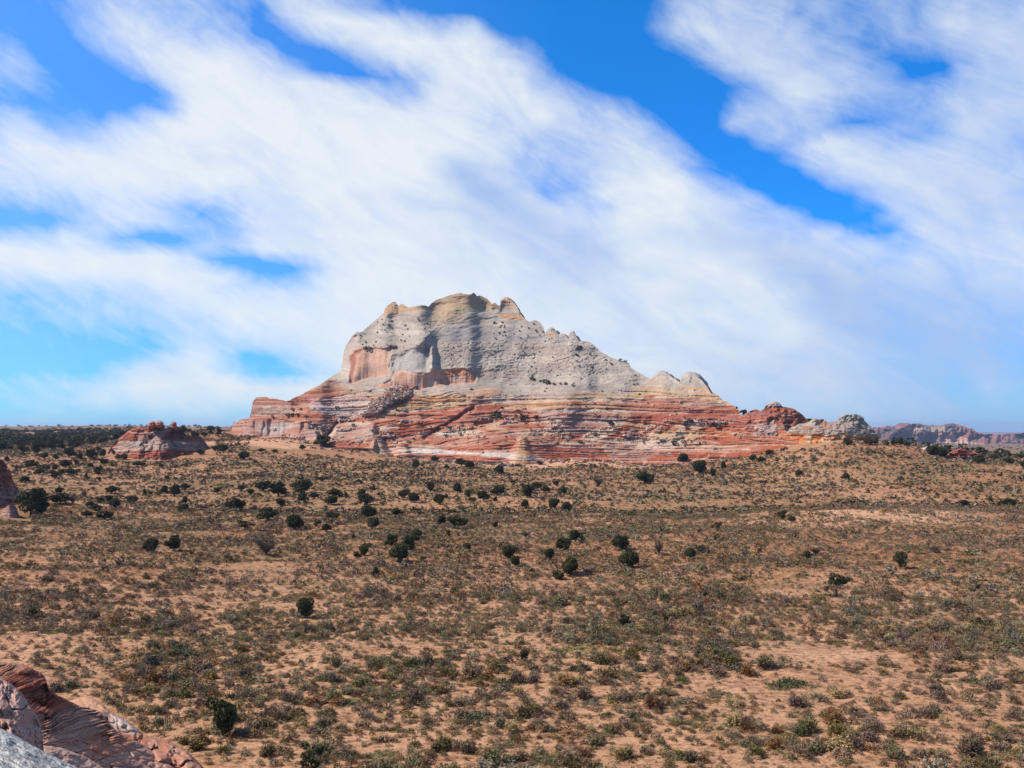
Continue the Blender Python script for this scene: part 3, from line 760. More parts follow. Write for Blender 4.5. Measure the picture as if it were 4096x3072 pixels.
patch(BLK1, GREY, 0.35)
patch(BLK2, (.40, .20, .155), 0.65)
patch([(1020, 1700), (1130, 1690), (1180, 1700), (1120, 1735), (1050, 1740)], (.40, .34, .31), 0.9)
patch([(1230, 1690), (1340, 1680), (1350, 1700), (1290, 1760), (1220, 1740)], (.26, .17, .16), 0.8)
patch([(1180, 1595), (1380, 1500), (1420, 1520), (1330, 1580), (1200, 1610)], (.33, .15, .11), 0.7)
S = lerp(S, (.48, .38, .30), THIN * .4)
qf = QF(U, V)
FINE = fbm(U / 800, qf / 5.0, 2, 217, .5)
S = lerp(S, (.27, .062, .030), sst(FINE, .1, .5) * .55 * sst(fbm(U / 260, V / 40, 2, 218), -.5, .2))
S = lerp(S, (.52, .41, .31), sst(-FINE, .2, .6) * .40)
S = lerp(S, (.40, .25, .12), cone(2090, 1748, 1815, 14, 30, 1.0) * 0.5)
S = lerp(S, (.38, .29, .19), cone(1513, 1738, 1790, 10, 32, 1.0) * 0.7)
S = lerp(S, (.55, .40, .31), talus * 0.8)
S = lerp(S, (.48, .33, .24), rub2 * 0.35)
S = lerp(S, (.17, .05, .04), np.clip(gul, 0, 1) * 0.5)  # shade of the gully darkened into the rock colour
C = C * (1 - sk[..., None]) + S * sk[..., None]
streak = sst(fbm(U / 7, V / 120, 4, 220), -0.2, 0.6)
C = lerp(C, lerp((.50, .28, .19), (.53, .34, .25), streak), m_pink * 0.95)
C = lerp(C, lerp((.52, .26, .17), (.54, .36, .28), streak), m_alc * 0.92)
C = lerp(C, (.44, .18, .105), m_alc * 0.6 * sst(fbm(U / 40, V / 20, 3, 222), 0.0, .5))
C = lerp(C, (.44, .17, .07), m_alc * 0.55 * sst(U, 1740, 1800) * sst(V, 1510, 1495))
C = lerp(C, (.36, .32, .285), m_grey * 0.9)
C = lerp(C, (.46, .35, .28), m_farl * 0.8)
C = lerp(C, (.30, .10, .065), pm(wU, wV, [(1398, 1440), (1410, 1405), (1450, 1392), (1452, 1402), (1425, 1425), (1412, 1520), (1400, 1530)], 4) * 0.8)
C *= (.90 + 0.13 * fbm(U / 5, V / 3.5, 3, 230))[..., None]
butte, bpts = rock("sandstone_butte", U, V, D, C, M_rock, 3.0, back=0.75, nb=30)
tag(butte, "huge white and red banded sandstone butte rising over the desert plain", "butte")
def on_face(u, v):
    j = int(np.clip(np.searchsorted(uu, u), 1, nu - 2))
    colv = V[:, j]; i = int(np.argmin(np.abs(colv - v)))
    return bpts[i, j]

# ---------- free-standing knobs: closed lumps with an outline and thickness
def lump(name, outline, D0, thick, colf, mat=M_rock, parent=None, seed=0, na=72, nb=22, rough=0.03, prof=0.8):
    o = np.array(outline, float)
    cu, cv = o[:, 0].mean(), (o[:, 1].min() + o[:, 1].max()) / 2
    ang = np.arctan2(o[:, 1] - cv, o[:, 0] - cu); od = np.argsort(ang)
    ang = ang[od]; rad = np.hypot(o[:, 0] - cu, o[:, 1] - cv)[od]
    th = np.linspace(-math.pi, math.pi, na, endpoint=False)
    r = np.interp(th, np.concatenate([ang - 2 * math.pi, ang, ang + 2 * math.pi]), np.tile(rad, 3))
    r = r * (1 + .07 * fbm(th * 2.2, th * 0 + seed, 3, seed) * (np.sin(th) < .5))
    ph = np.linspace(-math.pi / 2, math.pi / 2, nb)
    TH, PH = np.meshgrid(th, ph)
    R = np.repeat(r[None], nb, 0) * np.cos(PH) ** prof
    uu_ = cu + R * np.cos(TH); vv_ = cv + R * np.sin(TH)
    nz = fbm(uu_ / 12, vv_ / 9 + 3 * PH, 4, 300 + seed)
    ld = np.sin(vv_ / 2.2 + 1.5 * fbm(uu_ / 20, vv_ / 20, 2, 301 + seed)) * 0.35
    DD = D0 + thick * (np.sin(PH)) * (1 + rough * 4 * (nz + ld)) + 0.0
    p = P(uu_, vv_, DD)
    cc_ = colf(uu_, vv_, nz)
    nr, nc = TH.shape
    i = np.arange(nr - 1)[:, None] * nc + np.arange(nc)[None]
    j = np.arange(nr - 1)[:, None] * nc + (np.arange(nc)[None] + 1) % nc
    f = np.stack([i.ravel(), j.ravel(), (j + nc).ravel(), (i + nc).ravel()], 1)
    me = mk_mesh(name, p, f, np.clip(cc_, .01, 1), True, mat)
    return add(name, me, parent)
def two(ctop, cbot, vs, soft=4):
    return lambda u, v, n: lerp(ctop, cbot, sst(v + 2 * n, vs - soft, vs + soft)) * (1 + .12 * n)[..., None]
def ridgeD(u): 
    j = int(np.clip(np.searchsorted(uu, u), 1, nu - 2)); return float(bpts[nv - 1, j, 1])
k = dict(parent=butte)
def tg(o, l): o['label'] = l; return o
tg(lump("summit_knob", [(2001, 1228), (2002, 1206), (2008, 1194), (2020, 1189), (2038, 1192), (2052, 1203), (2062, 1216), (2073, 1231), (2060, 1240), (2020, 1240)], ridgeD(2040) + 4.5, 5.5, two((.42, .27, .19), (.42, .24, .12), 1225), seed=1, **k), "rounded brown knob on the right end of the summit")
tg(lump("summit_knob", [(1998, 1262), (1998, 1240), (2030, 1232), (2074, 1231), (2082, 1250), (2099, 1272), (2090, 1282), (2050, 1284), (2015, 1278)], ridgeD(2060) + 6, 8, two(GREY, OCHRE, 1256), seed=2, **k), "grey ledge with orange foot under the summit knob")
tg(lump("ridge_knob", [(2183, 1340), (2190, 1317), (2205, 1309), (2222, 1320), (2240, 1333), (2238, 1352), (2215, 1358), (2195, 1352)], ridgeD(2215) + 3.6, 4.5, two((.36, .29, .24), (.46, .25, .15), 1336), seed=3, **k), "tilted knob on the right shoulder")
tg(lump("ridge_knob", [(2225, 1360), (2236, 1337), (2252, 1333), (2266, 1340), (2284, 1366), (2260, 1378), (2235, 1376)], ridgeD(2250) + 3.6, 4.5, two((.42, .33, .29), (.42, .31, .27), 1360), seed=4, **k), "rounded knob in the shoulder group")
tg(lump("ridge_knob", [(2274, 1350), (2277, 1334), (2286, 1325), (2297, 1324), (2300, 1332), (2304, 1342), (2322, 1364), (2312, 1380), (2290, 1376), (2278, 1362)], ridgeD(2295) + 2.8, 3.5, two((.40, .28, .22), (.42, .27, .20), 1350), seed=5, **k), "beak shaped knob on the shoulder")
tg(lump("pale_dome", [(2612, 1530), (2612, 1505), (2628, 1487), (2655, 1482), (2675, 1492), (2697, 1510), (2722, 1521), (2730, 1545), (2690, 1555), (2630, 1550)], ridgeD(2660) + 6.5, 8, two((.36, .31, .27), (.44, .37, .32), 1530), seed=6, **k), "smaller pale dome on the right ridge")
tg(lump("pale_dome", [(2712, 1560), (2719, 1522), (2739, 1494), (2759, 1485), (2784, 1493), (2814, 1518), (2834, 1544), (2842, 1562), (2856, 1590), (2780, 1600), (2704, 1590)], ridgeD(2780) + 9, 11, lambda u, v, n: lerp(lerp((.36, .31, .27), (.47, .25, .12), sst(v + 3 * n, 1546, 1552)), (.40, .30, .25), sst(v + 2 * n, 1562, 1568)), seed=7, **k), "larger pale dome with an orange band")

# ---------- outcrops at right of the butte and at left
def outcrop(name, silp, basep, Dp, colf, cotf, seed, du=1.9, nv=130, jit=1.0, zdown=3, below=12, relief=3.0, dispf=None, back=.9, mat=M_rock, zmin=None):
    sf = curve(silp, jit, seed); bf = curve(basep); df = curve(Dp)
    us = np.arange(silp[0][0], silp[-1][0], du)
    tv = np.minimum(sf(us), bf(us) - 1); bv = bf(us) + below
    U = np.repeat(us[None], nv, 0); V = np.clip(np.linspace(bv.max(), tv.min(), nv)[:, None], tv[None], bv[None])
    s, l, b = strata(U, V, seed, 0.10)
    def cg(Ug, Vg):
        s_, l_, b_ = strata(Ug, Vg, seed, 0.10)
        return cotf(Ug, Vg) * np.exp(0.6 * np.clip(s_, -1, 1) + .3 * np.clip(l_, -1, 1))
    D = depth_field(us, V, bf, df, cg, 4.0, float(bv.max()) + 4, float(tv.min()) - 4, 240)
    # plan curves back towards both ends
    w = (U - us[0]) / (us[-1] - us[0])
    D += relief * 1.2 * (np.abs(w * 2 - 1) ** 3) * 2
    dd = relief * fbm(U / 50, V / 60, 4, seed + 1) + 0.3 * relief * fbm(U / 14, V / 9, 3, seed + 2) - 0.22 * relief * np.clip(l, -1, 1)
    if dispf is not None: dd = dd + dispf(U, V)
    D += dd * sst(V - tv[None], 0, 8)
    C = colf(U, V, s, l, b) * (.80 + .12 * fbm(U / 5, V / 3, 3, seed + 4))[..., None]
    zb = (EYE + (HV - bv) / F * D[0]).min() if zmin is None else zmin
    o, p = rock(name, U, V, D, C, mat, zb - zdown, back=back)
    return o, (us, V, p)
def colknoll(U, V, s, l, b):
    c = lerp((.36, .12, .075), (.40, .27, .22), sst(b + .5 * l, .1, .7))
    c = lerp(c, (.27, .07, .045), sst(s, .1, .6) * .7)
    c = lerp(c, (.42, .36, .33), sst(-V, -1632, -1622) * .8)
    return lerp(c, (.38, .27, .24), sst(V + 8 * s, 1698, 1712) * .75)
knoll, kp = outcrop("red_knoll", [(2945, 1712), (2952, 1690), (2968, 1664), (2985, 1652), (2998, 1645), (3023, 1636), (3034, 1640), (3043, 1644), (3057, 1634), (3065, 1620), (3078, 1613), (3092, 1606), (3106, 1606), (3117, 1610), (3130, 1626), (3145, 1628), (3162, 1631), (3180, 1638), (3189, 1645), (3207, 1656), (3222, 1671), (3235, 1686), (3260, 1705), (3300, 1730)],
        [(2945, 1735), (3100, 1738), (3300, 1750)], [(2945, 452), (3100, 440), (3300, 446)], colknoll, lambda U, V: 1.1 + 0 * U, 400, nv=120)
tag(knoll, "brick red rounded knoll with small pale cap right of the big butte", "knoll")
def coldome(U, V, s, l, b):
    c = lerp((.40, .34, .28), (.31, .26, .21), sst(b + .4 * l, -.2, .6))
    c = lerp(c, (.15, .13, .11), sst(fbm(U / 12, V / 6, 3, 441), .3, .55) * .5)
    c = lerp(c, (.42, .27, .21), sst(s, .3, .8) * .5)
    c = lerp(c, (.32, .10, .055), sst(b + .8 * l, -.1, .5) * sst(-U, -3350, -3290) * .75)
    edge_ = np.interp(U, [3000, 3100, 3280, 3350, 3420, 3520], [1728, 1733, 1736, 1737, 1741, 1745])
    k = sst(V + 1.5 * s, edge_ - 2, edge_ + 3)
    o = lerp((.58, .30, .12), (.50, .17, .07), sst(fbm(U / 40, V / 20, 3, 431), -.3, .4))
    o = lerp(o, (.55, .42, .28), sst(fbm(U / 18, V / 60, 3, 433), .15, .5) * .7)
    return lerp(c, o, k)
def cotdome(U, V):
    e_ = np.interp(U, [3100, 3280, 3520], [1733, 1736, 1745])
    r = 0.25 + 1.0 * sst(-V, -e_, -e_ + 8)
    return np.where(V > e_ + 24, 1.5, r)
dome, dp = outcrop("pale_sandstone_dome", [(3130, 1757), (3160, 1712), (3190, 1698), (3232, 1690), (3256, 1673), (3268, 1674), (3281, 1679), (3292, 1676), (3304, 1684), (3312, 1691), (3326, 1688), (3340, 1687), (3351, 1683), (3354, 1670), (3366, 1661), (3386, 1655), (3400, 1659), (3412, 1657), (3425, 1656), (3440, 1661), (3455, 1671), (3458, 1684), (3472, 1696), (3485, 1708), (3500, 1722), (3510, 1738), (3514, 1755), (3517, 1769)],
        [(3130, 1790), (3172, 1784), (3321, 1771), (3420, 1773), (3520, 1776)], [(3130, 424), (3250, 409), (3400, 402), (3520, 408)], coldome, cotdome, 440, relief=2.2, nv=140,
        dispf=lambda U, V: 0.6 * sst(V, 1738, 1742) * sst(-V, -1768, -1762), below=9)
tag(dome, "pale grey sandstone dome on an orange cliff band at the ridge's right end", "rock dome")
def colsmall(U, V, s, l, b):
    c = lerp((.33, .095, .055), (.42, .29, .23), sst(b * .9 + .55 * l + .35 * s + .25 * np.exp(-((U - 600) / 60) ** 2), .0, .45))
    c = lerp(c, (.40, .31, .26), pm(U, V, [(560, 1745), (610, 1730), (680, 1708), (700, 1712), (640, 1760), (560, 1790), (500, 1780)], 10) * .6)
    c = lerp(c, (.40, .27, .22), pm(U, V, [(470, 1765), (700, 1768), (840, 1772), (840, 1795), (700, 1792), (480, 1788)], 7) * .55)
    c = lerp(c, (.24, .07, .055), pm(U, V, [(690, 1716), (730, 1726), (800, 1748), (822, 1768), (700, 1765), (640, 1760)], 6) * .75)
    c = lerp(c, (.30, .08, .055), pm(U, V, [(440, 1812), (600, 1805), (700, 1812), (720, 1826), (600, 1836), (440, 1826)], 5) * .7)
    return c
small, sp_ = outcrop("small_banded_butte", [(424, 1826), (430, 1815), (438, 1798), (455, 1776), (472, 1756), (497, 1738), (512, 1725), (527, 1716), (540, 1712), (552, 1708), (558, 1707), (566, 1711), (584, 1713), (590, 1706), (600, 1700), (630, 1698), (656, 1700), (660, 1713), (672, 1711), (686, 1706), (700, 1701), (711, 1706), (721, 1714), (731, 1723), (738, 1733), (746, 1741), (776, 1743), (806, 1746), (814, 1756), (821, 1768), (833, 1784), (850, 1800)],
        [(424, 1828), (547, 1838), (721, 1826), (850, 1806)], [(424, 444), (547, 428), (640, 424), (721, 430), (850, 452)], colsmall, lambda U, V: 0.75 + 0 * U, 470, relief=3.0, nv=130)
tag(small, "small red and grey banded butte standing left of the big butte", "small butte")
DR = float(sp_[2][129, 110, 1])
cf = two((.36, .19, .14), (.33, .12, .085), 1695)
for out_, sd_, lb in (([(590, 1708), (592, 1698), (597, 1686), (606, 1684), (617, 1686), (622, 1692), (622, 1706), (606, 1712)], 21, "left rounded cap knob"),
                  ([(618, 1706), (619, 1692), (627, 1684), (637, 1681), (650, 1686), (655, 1694), (652, 1705), (635, 1712)], 22, "right rounded cap knob")):
    tg(lump("cap_knob", out_, DR - 2, 3.5, cf, parent=small, seed=sd_), lb)
tg(lump("neck", [(690, 1712), (693, 1700), (704, 1700), (708, 1712)], DR - 1, 1.2, cf, parent=small, seed=23, na=32, nb=12), "thin stem of the balanced rock")
tg(lump("balanced_rock", [(684, 1699), (685, 1690), (691, 1686), (699, 1686), (705, 1691), (707, 1701), (698, 1704), (688, 1703)], DR - 1, 2.4, cf, parent=small, seed=24), "dark boulder balanced on a thin stem")

# left-edge red rocks, about 215 m away
def colleft(U, V, s, l, b):
    c = lerp((.30, .075, .04), (.40, .20, .14), sst(b + .6 * l, -.1, .8))
    c = lerp(c, (.30, .27, .25), sst(-V, -1850, -1835) * .5)
    return lerp(c, (.40, .23, .18), sst(V, 1900, 1960) * .6)
lr, _ = outcrop("red_rock_ledge", [(-170, 1800), (-40, 1822), (0, 1838), (14, 1843), (26, 1856), (30, 1880), (44, 1890), (50, 1916), (60, 1936), (72, 1950), (84, 1985), (104, 2010), (120, 2045), (134, 2072)],
        [(-170, 2120), (20, 2100), (136, 2080)], [(-170, 207), (0, 214), (136, 226)], colleft, lambda U, V: 0.7 + 0 * U, 500, relief=1.6, below=20, back=.6)
tag(lr, "red and grey stepped rock ledge cut by the left edge beside the big juniper", "rock")
lk, _ = outcrop("striped_rock_cone", [(-14, 2085), (2, 2060), (14, 2040), (26, 2026), (36, 2020), (48, 2018), (60, 2022), (68, 2034), (74, 2056), (84, 2074), (90, 2086)],
        [(-14, 2106), (40, 2108), (90, 2094)], [(-14, 204), (40, 201), (90, 206)], lambda U, V, s, l, b: lerp((.38, .17, .12), (.42, .27, .21), sst(l + b, -.3, .5)), lambda U, V: 0.45 + 0 * U, 520, relief=.5, below=12, jit=.5)
tag(lk, "low striped red rock cone at the left edge in front of the ledge", "rock")
# rubble of the flat red slabs at the right crest
def slab(u, v, D, w, h, d, c, seed, name, lbl):
    na, nb = 30, 9
    outl = []
    for i in range(14):
        a_ = i / 14 * 2 * math.pi
        r_ = 1 + 0.22 * float(vnoise(np.array(i * .9), np.array(seed * 1.7), seed))
        outl.append((u + w / 2 * r_ * math.copysign(abs(math.cos(a_)) ** .8, math.cos(a_)), v + h / 2 * r_ * math.copysign(abs(math.sin(a_)) ** .8, math.sin(a_))))
    o = lump(name, outl, D, d, lambda uu_, vv_, n: np.asarray(c) * (1 + .35 * n)[..., None], seed=seed, na=48, nb=16, rough=.12, prof=.6)
    return tag(o, lbl, "rock")
slabs = [(3664, 1798, 60, 12, (.40, .16, .10), "low orange slab on the sand crest left of the dark junipers"),
         (3708, 1797, 48, 13, (.44, .40, .38), "pale flat slab just behind the dark crest junipers"),
         (3640, 1797, 46, 7, (.48, .42, .38), "thin white slab at the top of the sand hill"),
         (3840, 1812, 92, 22, (.28, .075, .055), "layered dark red ledge on the right crest"),
         (3895, 1818, 70, 14, (.30, .10, .07), "thin red ledge trailing right of the layered red ledge"),
         (3835, 1828, 90, 14, (.34, .11, .065), "bright red lower ledge under the layered red ledge"),
         (3880, 1836, 34, 14, (.46, .42, .40), "small pale boulder beside the crest juniper")]
for i, (u, v, w_, h_, c_, lb) in enumerate(slabs):
    slab(u, v, 392 if i < 3 else 381, w_, h_, 2.5 if i < 6 else 1.2, c_, 600 + i, "rock_slab", lb)

# ---------- distant mesa (hills)
mes = [(3300, 1722), (3400, 1716), (3497, 1709), (3520, 1709), (3538, 1707), (3552, 1703), (3566, 1706), (3579, 1704), (3590, 1697), (3601, 1692), (3625, 1693), (3652, 1695), (3668, 1694), (3683, 1694), (3690, 1698), (3699, 1699), (3712, 1702), (3722, 1701), (3730, 1698), (3740, 1701), (3765, 1702.6), (3784, 1696), (3800, 1694), (3815, 1693), (3827, 1696), (3840, 1701), (3860, 1707), (3878, 1712), (3890, 1714), (3903, 1726), (3925, 1731), (3941, 1737), (3960, 1735), (3982, 1740), (4000, 1738), (4023, 1736), (4048, 1734), (4075, 1735), (4096, 1730), (4200, 1724), (4400, 1712), (4700, 1722), (4900, 1735)]
mf = curve(mes, 1.0, 700)
us = np.arange(3300, 4900, 3.0); nvm = 70
t = np.linspace(0, 1, nvm)[:, None]
Um = np.repeat(us[None], nvm, 0); Vm = 1792 * (1 - t) + mf(us)[None] * t
cm = np.where(Vm > 1765, 9.0, np.where(Vm > 1742, 3.5, 2.2)) * np.exp(0.8 * fbm(Um / 60, Vm / 8, 3, 701))
Dm = integrate(Um, Vm, np.full(us.shape, 3600.0), cm)
Dm += (130 * fbm(Um / 50, Vm / 40, 4, 702) + 35 * fbm(Um / 10, Vm / 30, 3, 703)) * sst(Vm - mf(us)[None], 0, 8)
cmz = lerp((.21, .095, .085), (.12, .075, .08), sst(fbm(Um / 40, Vm / 9, 3, 704), -.3, .4))
cmz = lerp(cmz, (.34, .29, .21), pm(Um + 10 * fbm(Um / 20, Vm / 8, 3, 705), Vm, [(3580, 1712), (3800, 1704), (3850, 1716), (3800, 1730), (3640, 1728)], 6) * .6)
cmz = lerp(cmz, (.44, .22, .16), pm(Um + 12 * fbm(Um / 16, Vm / 6, 3, 706), Vm + 3 * fbm(Um / 16, Vm / 6, 3, 707), [(3690, 1738), (3780, 1730), (3830, 1744), (3900, 1758), (3860, 1774), (3780, 1768), (3700, 1756)], 4) * .85)
cmz = lerp(cmz, (.50, .36, .24), pm(Um + 12 * fbm(Um / 16, Vm / 6, 3, 708), Vm, [(3770, 1760), (3860, 1764), (3940, 1776), (3850, 1782), (3780, 1774)], 4) * .6)
dark = sst(fbm(Um / 6, Vm / 3, 3, 709), .05, .3) * pm(Um, Vm, [(3480, 1722), (3560, 1712), (3700, 1735), (3700, 1760), (3900, 1775), (4900, 1765), (4900, 1800), (3300, 1800), (3300, 1720)], 8)
cmz = lerp(cmz, (.045, .055, .04), dark * .85)
cmz = lerp(cmz, (.28, .13, .10), sst(Um, 3840, 3900) * sst(-Vm, -1758, -1750) * .7)
hills, _ = rock("hills", Um, Vm, Dm, cmz, M_mesa, -70, back=4.0)
tag(hills, kind='structure')

# ---------- foreground rocks, bottom left: camera's own perch and the ridge below it
def tps2(pts):
    p = np.array(pts, float); x = p[:, 0] / 400; y = p[:, 1] / 400; n = len(p)
    A = np.zeros((n + 3, n + 3)); A[:n, :n] = _phi((x[:, None] - x) ** 2 + (y[:, None] - y) ** 2)
    A[:n, n] = 1; A[:n, n + 1] = x; A[:n, n + 2] = y; A[n:, :n] = A[:n, n:].T
    wv_ = np.linalg.solve(A, np.concatenate([p[:, 2], np.zeros(3)]))
    def f(U, V):
        X = U / 400; Y = V / 400; o = wv_[n] + wv_[n + 1] * X + wv_[n + 2] * Y
        for k_ in range(n): o = o + wv_[k_] * _phi((X - x[k_]) ** 2 + (Y - y[k_]) ** 2)
        return o
    return f
def fore(name, edge, vbot, Dpts, dispf, colf, mat, zmin, nv, du, back=.8, jit=1.5, seed=0, u0=None, u1=None, nb=20):
    ef = curve(edge, jit, seed)
    us = np.arange(edge[0][0], edge[-1][0], du)
    tv = ef(us); t = np.linspace(0, 1, nv)[:, None]
    U = np.repeat(us[None], nv, 0); V = vbot * (1 - t) + tv[None] * t
    D = tps2(Dpts)(U, V)
    e_ = np.clip((V - tv[None]) / 14.0, 0, 1)
    D = D * (1 + 0.03 * (1 - e_) ** 2)                     # round over at the edge
    D = D + dispf(U, V) * sst(V - tv[None], 0, 6)
    C = colf(U, V)
    return rock(name, U, V, D, C, mat, zmin, back=back, nb=nb)
# layered red ridge and the blocky slope below it
E3 = [(-260, 2560), (-100, 2630), (0, 2647), (38, 2650), (89, 2655), (120, 2668), (165, 2691), (176, 2702), (183, 2716), (187, 2730), (196, 2750), (216, 2772), (242, 2787), (270, 2800), (298, 2812), (318, 2825), (345, 2829), (375, 2836), (402, 2846), (417, 2866), (432, 2885), (448, 2904), (470, 2925), (509, 2948), (560, 2972), (620, 3010), (680, 3050), (760, 3120)]
def d3(U, V):
    q = V + 0.38 * (U - 200) + 26 * fbm(U / 150, V / 150, 3, 801) + 4 * fbm(U / 30, V / 30, 3, 802)
    bend = sst(U + 0.8 * (V - 2860), 180, 330)
    q = q + bend * (0.55 * np.maximum(V - 2860, 0))
    l1 = fbm(U / 300, q / 5.5, 4, 803, .7)
    l2 = np.abs(((q / 17.0 + .4 * fbm(U / 80, V / 80, 2, 804)) % 1) - .5) * 2
    wl = sst(V, 3020, 2900)
    f1, f2, ci = worley(U / 46 + V / 120, V / 24 - U / 90, 805)
    blk = sst(f2 - f1, 0, .45)
    return wl * (-0.55 * l1 - 0.5 * l2 * sst(U, 100, 260)) + (1 - wl) * (-.45 * blk - .5 * ci) + 1.4 * fbm(U / 90, V / 70, 3, 806)
def c3(U, V):
    q = V + 0.38 * (U - 200) + 26 * fbm(U / 150, V / 150, 3, 801) + 4 * fbm(U / 30, V / 30, 3, 802)
    bend = sst(U + 0.8 * (V - 2860), 180, 330); q = q + bend * (0.55 * np.maximum(V - 2860, 0))
    l1 = fbm(U / 300, q / 5.5, 4, 803, .7)
    c = lerp((.29, .080, .045), (.16, .045, .03), sst(l1, -.2, .6))
    c = lerp(c, (.42, .23, .17), sst(-l1, -.1, .8) * .5)
    lower = sst(V + .25 * U, 2870, 2930)
    c2 = lerp((.38, .165, .115), (.46, .29, .22), sst(l1, -.4, .5))
    c2 = lerp(c2, (.42, .155, .08), pm(U, V, [(340, 2940), (440, 2930), (560, 2950), (500, 3010), (380, 3040), (330, 2980)], 14) * .6)
    c = lerp(c, c2, lower)
    c = lerp(c, (.38, .17, .12), sst(-V, -2690, -2665) * .7)
    c = lerp(c, (.22, .19, .10), sst(fbm(U / 25, V / 8, 3, 811), .35, .6) * sst(-V, -2720, -2680) * .7)
    return lerp(c, (.15, .10, .085), sst(fbm(U / 10, V / 8, 3, 812), .5, .75) * .6)
DP3 = [(-260, 2560, 47), (0, 2650, 46), (180, 2720, 47), (320, 2830, 52), (450, 2905, 55), (620, 3010, 57), (760, 3120, 54), (0, 2760, 38), (150, 2850, 38), (300, 2900, 44), (400, 2980, 46), (560, 3050, 50), (0, 3000, 27), (200, 3000, 31), (350, 3080, 36), (0, 3200, 20), (500, 3200, 38), (-260, 2900, 28)]
ridge, _ = fore("layered_red_ridge", E3, 3230, DP3, d3, c3, M_layer, -3, 320, 1.8, seed=810, back=.7)
tag(ridge, "dark red layered sandstone ridge curving down at the bottom left", "rock ridge")
E4 = [(255, 2835), (275, 2806), (298, 2796), (320, 2790), (348, 2786), (380, 2797), (408, 2814), (425, 2830), (448, 2849), (485, 2868), (522, 2893), (550, 2916), (572, 2938), (620, 2951), (671, 2963), (710, 2980), (746, 3003), (780, 3035), (806, 3063), (830, 3090), (850, 3120)]
def d4(U, V):
    f1, f2, ci = worley(U / 85 + V / 130 + .35 * fbm(U / 30, V / 30, 2, 822), V / 40 - U / 150, 820)
    return (-.8 * sst(f2 - f1, 0, .5) - .7 * ci) * sst(V - curve(E4)(U), 0, 40) + .9 * fbm(U / 70, V / 50, 3, 821)
def c4(U, V):
    f1, f2, ci = worley(U / 85 + V / 130 + .35 * fbm(U / 30, V / 30, 2, 822), V / 40 - U / 150, 820)
    c = lerp((.42, .22, .155), (.36, .155, .10), sst(fbm(U / 50, V / 25, 3, 823), -.3, .5))
    c = lerp(c, (.48, .27, .15), pm(U, V, [(270, 2800), (350, 2786), (450, 2850), (430, 2880), (380, 2850)], 12) * .7)
    c = lerp(c, (.47, .40, .35), pm(U, V, [(430, 2860), (480, 2865), (560, 2920), (540, 2945), (450, 2900)], 10) * .7)
    c = lerp(c, (.40, .14, .075), pm(U, V, [(480, 2935), (560, 2940), (600, 2965), (560, 2990), (480, 2980)], 10) * .6)
    return lerp(c, (.24, .13, .10), (1 - sst(f2 - f1, 0, .06)) * .35)
DP4 = [(255, 2835, 68), (348, 2786, 71), (450, 2850, 66), (572, 2938, 62.5), (671, 2963, 61), (806, 3063, 57), (850, 3120, 54), (300, 2900, 62), (450, 3000, 56), (600, 3060, 54.5), (400, 3200, 47), (700, 3200, 49)]
blocks, _ = fore("blocky_pink_slope", E4, 3230, DP4, d4, c4, M_near, -3, 230, 1.8, seed=830, back=.5)
tag(blocks, "pink blocky sandstone slope running out onto the sand beyond the layered ridge", "rock slope")
E2 = [(-260, 2690), (-100, 2690), (0, 2711), (25, 2724), (45, 2737), (64, 2752), (82, 2767), (97, 2785), (114, 2813), (128, 2831), (137, 2843), (146, 2860), (153, 2879), (162, 2900), (168, 2925), (171, 2955), (174, 2985), (178, 3040), (182, 3120)]
def d2(U, V):
    cr = seg(U, V, (12, 2760), (48, 2838), 3) + seg(U, V, (48, 2838), (90, 2838), 3) + seg(U, V, (90, 2838), (112, 2818), 3)
    return .22 * np.clip(cr, 0, 1) + .35 * fbm(U / 60, V / 60, 4, 841) + .06 * fbm(U / 9, V / 9, 3, 842)
def c2f(U, V):
    c = lerp((.40, .225, .175), (.44, .28, .235), sst(fbm(U / 70, V / 60, 4, 843), -.5, .5))
    c = lerp(c, (.30, .15, .11), sst(V, 2900, 2990) * .4)
    c = lerp(c, (.10, .08, .075), sst(fbm(U / 11, V / 11, 4, 844), .32, .5) * sst(fbm(U / 60, V / 60, 2, 845), -.2, .3) * .8)
    cr = seg(U, V, (12, 2760), (48, 2838), 2) + seg(U, V, (48, 2838), (90, 2838), 2) + seg(U, V, (90, 2838), (112, 2818), 2)
    return lerp(c, (.12, .07, .06), np.clip(cr, 0, 1) * .8)
DP2 = [(-260, 2690, 16.5), (0, 2711, 16.5), (97, 2785, 16.0), (150, 2870, 15.6), (175, 2990, 15.2), (182, 3120, 15), (0, 2850, 13.6), (80, 2920, 13.4), (0, 3050, 12.8), (120, 3080, 13.2), (-260, 3000, 12.5)]
boul, _ = fore("smooth_pink_boulder", E2, 3180, DP2, d2, c2f, M_near, 9, 170, 1.8, seed=850, back=.5, jit=.8)
tag(boul, "smooth pink boulder with a curved crack at the bottom left edge", "boulder")
E5 = [(60, 3020), (100, 2990), (140, 2978), (175, 2980), (210, 2986), (250, 2992), (300, 3010), (340, 3026), (380, 3048), (430, 3080), (500, 3130)]
DP5 = [(60, 3020, 19), (175, 2980, 21), (300, 3010, 22), (430, 3080, 22.5), (500, 3130, 22), (100, 3150, 13), (300, 3150, 17)]
ledge, _ = fore("pink_rock_shelf", E5, 3200, DP5, lambda U, V: .35 * fbm(U / 40, V / 22, 4, 861), lambda U, V: lerp((.43, .27, .215), (.33, .17, .13), sst(fbm(U / 30, V / 14, 4, 862), .0, .6)), M_near, 4, 100, 1.8, seed=860, back=.6)
tag(ledge, "pale pink rock shelf between the grey rock and the layered ridge", "rock shelf")
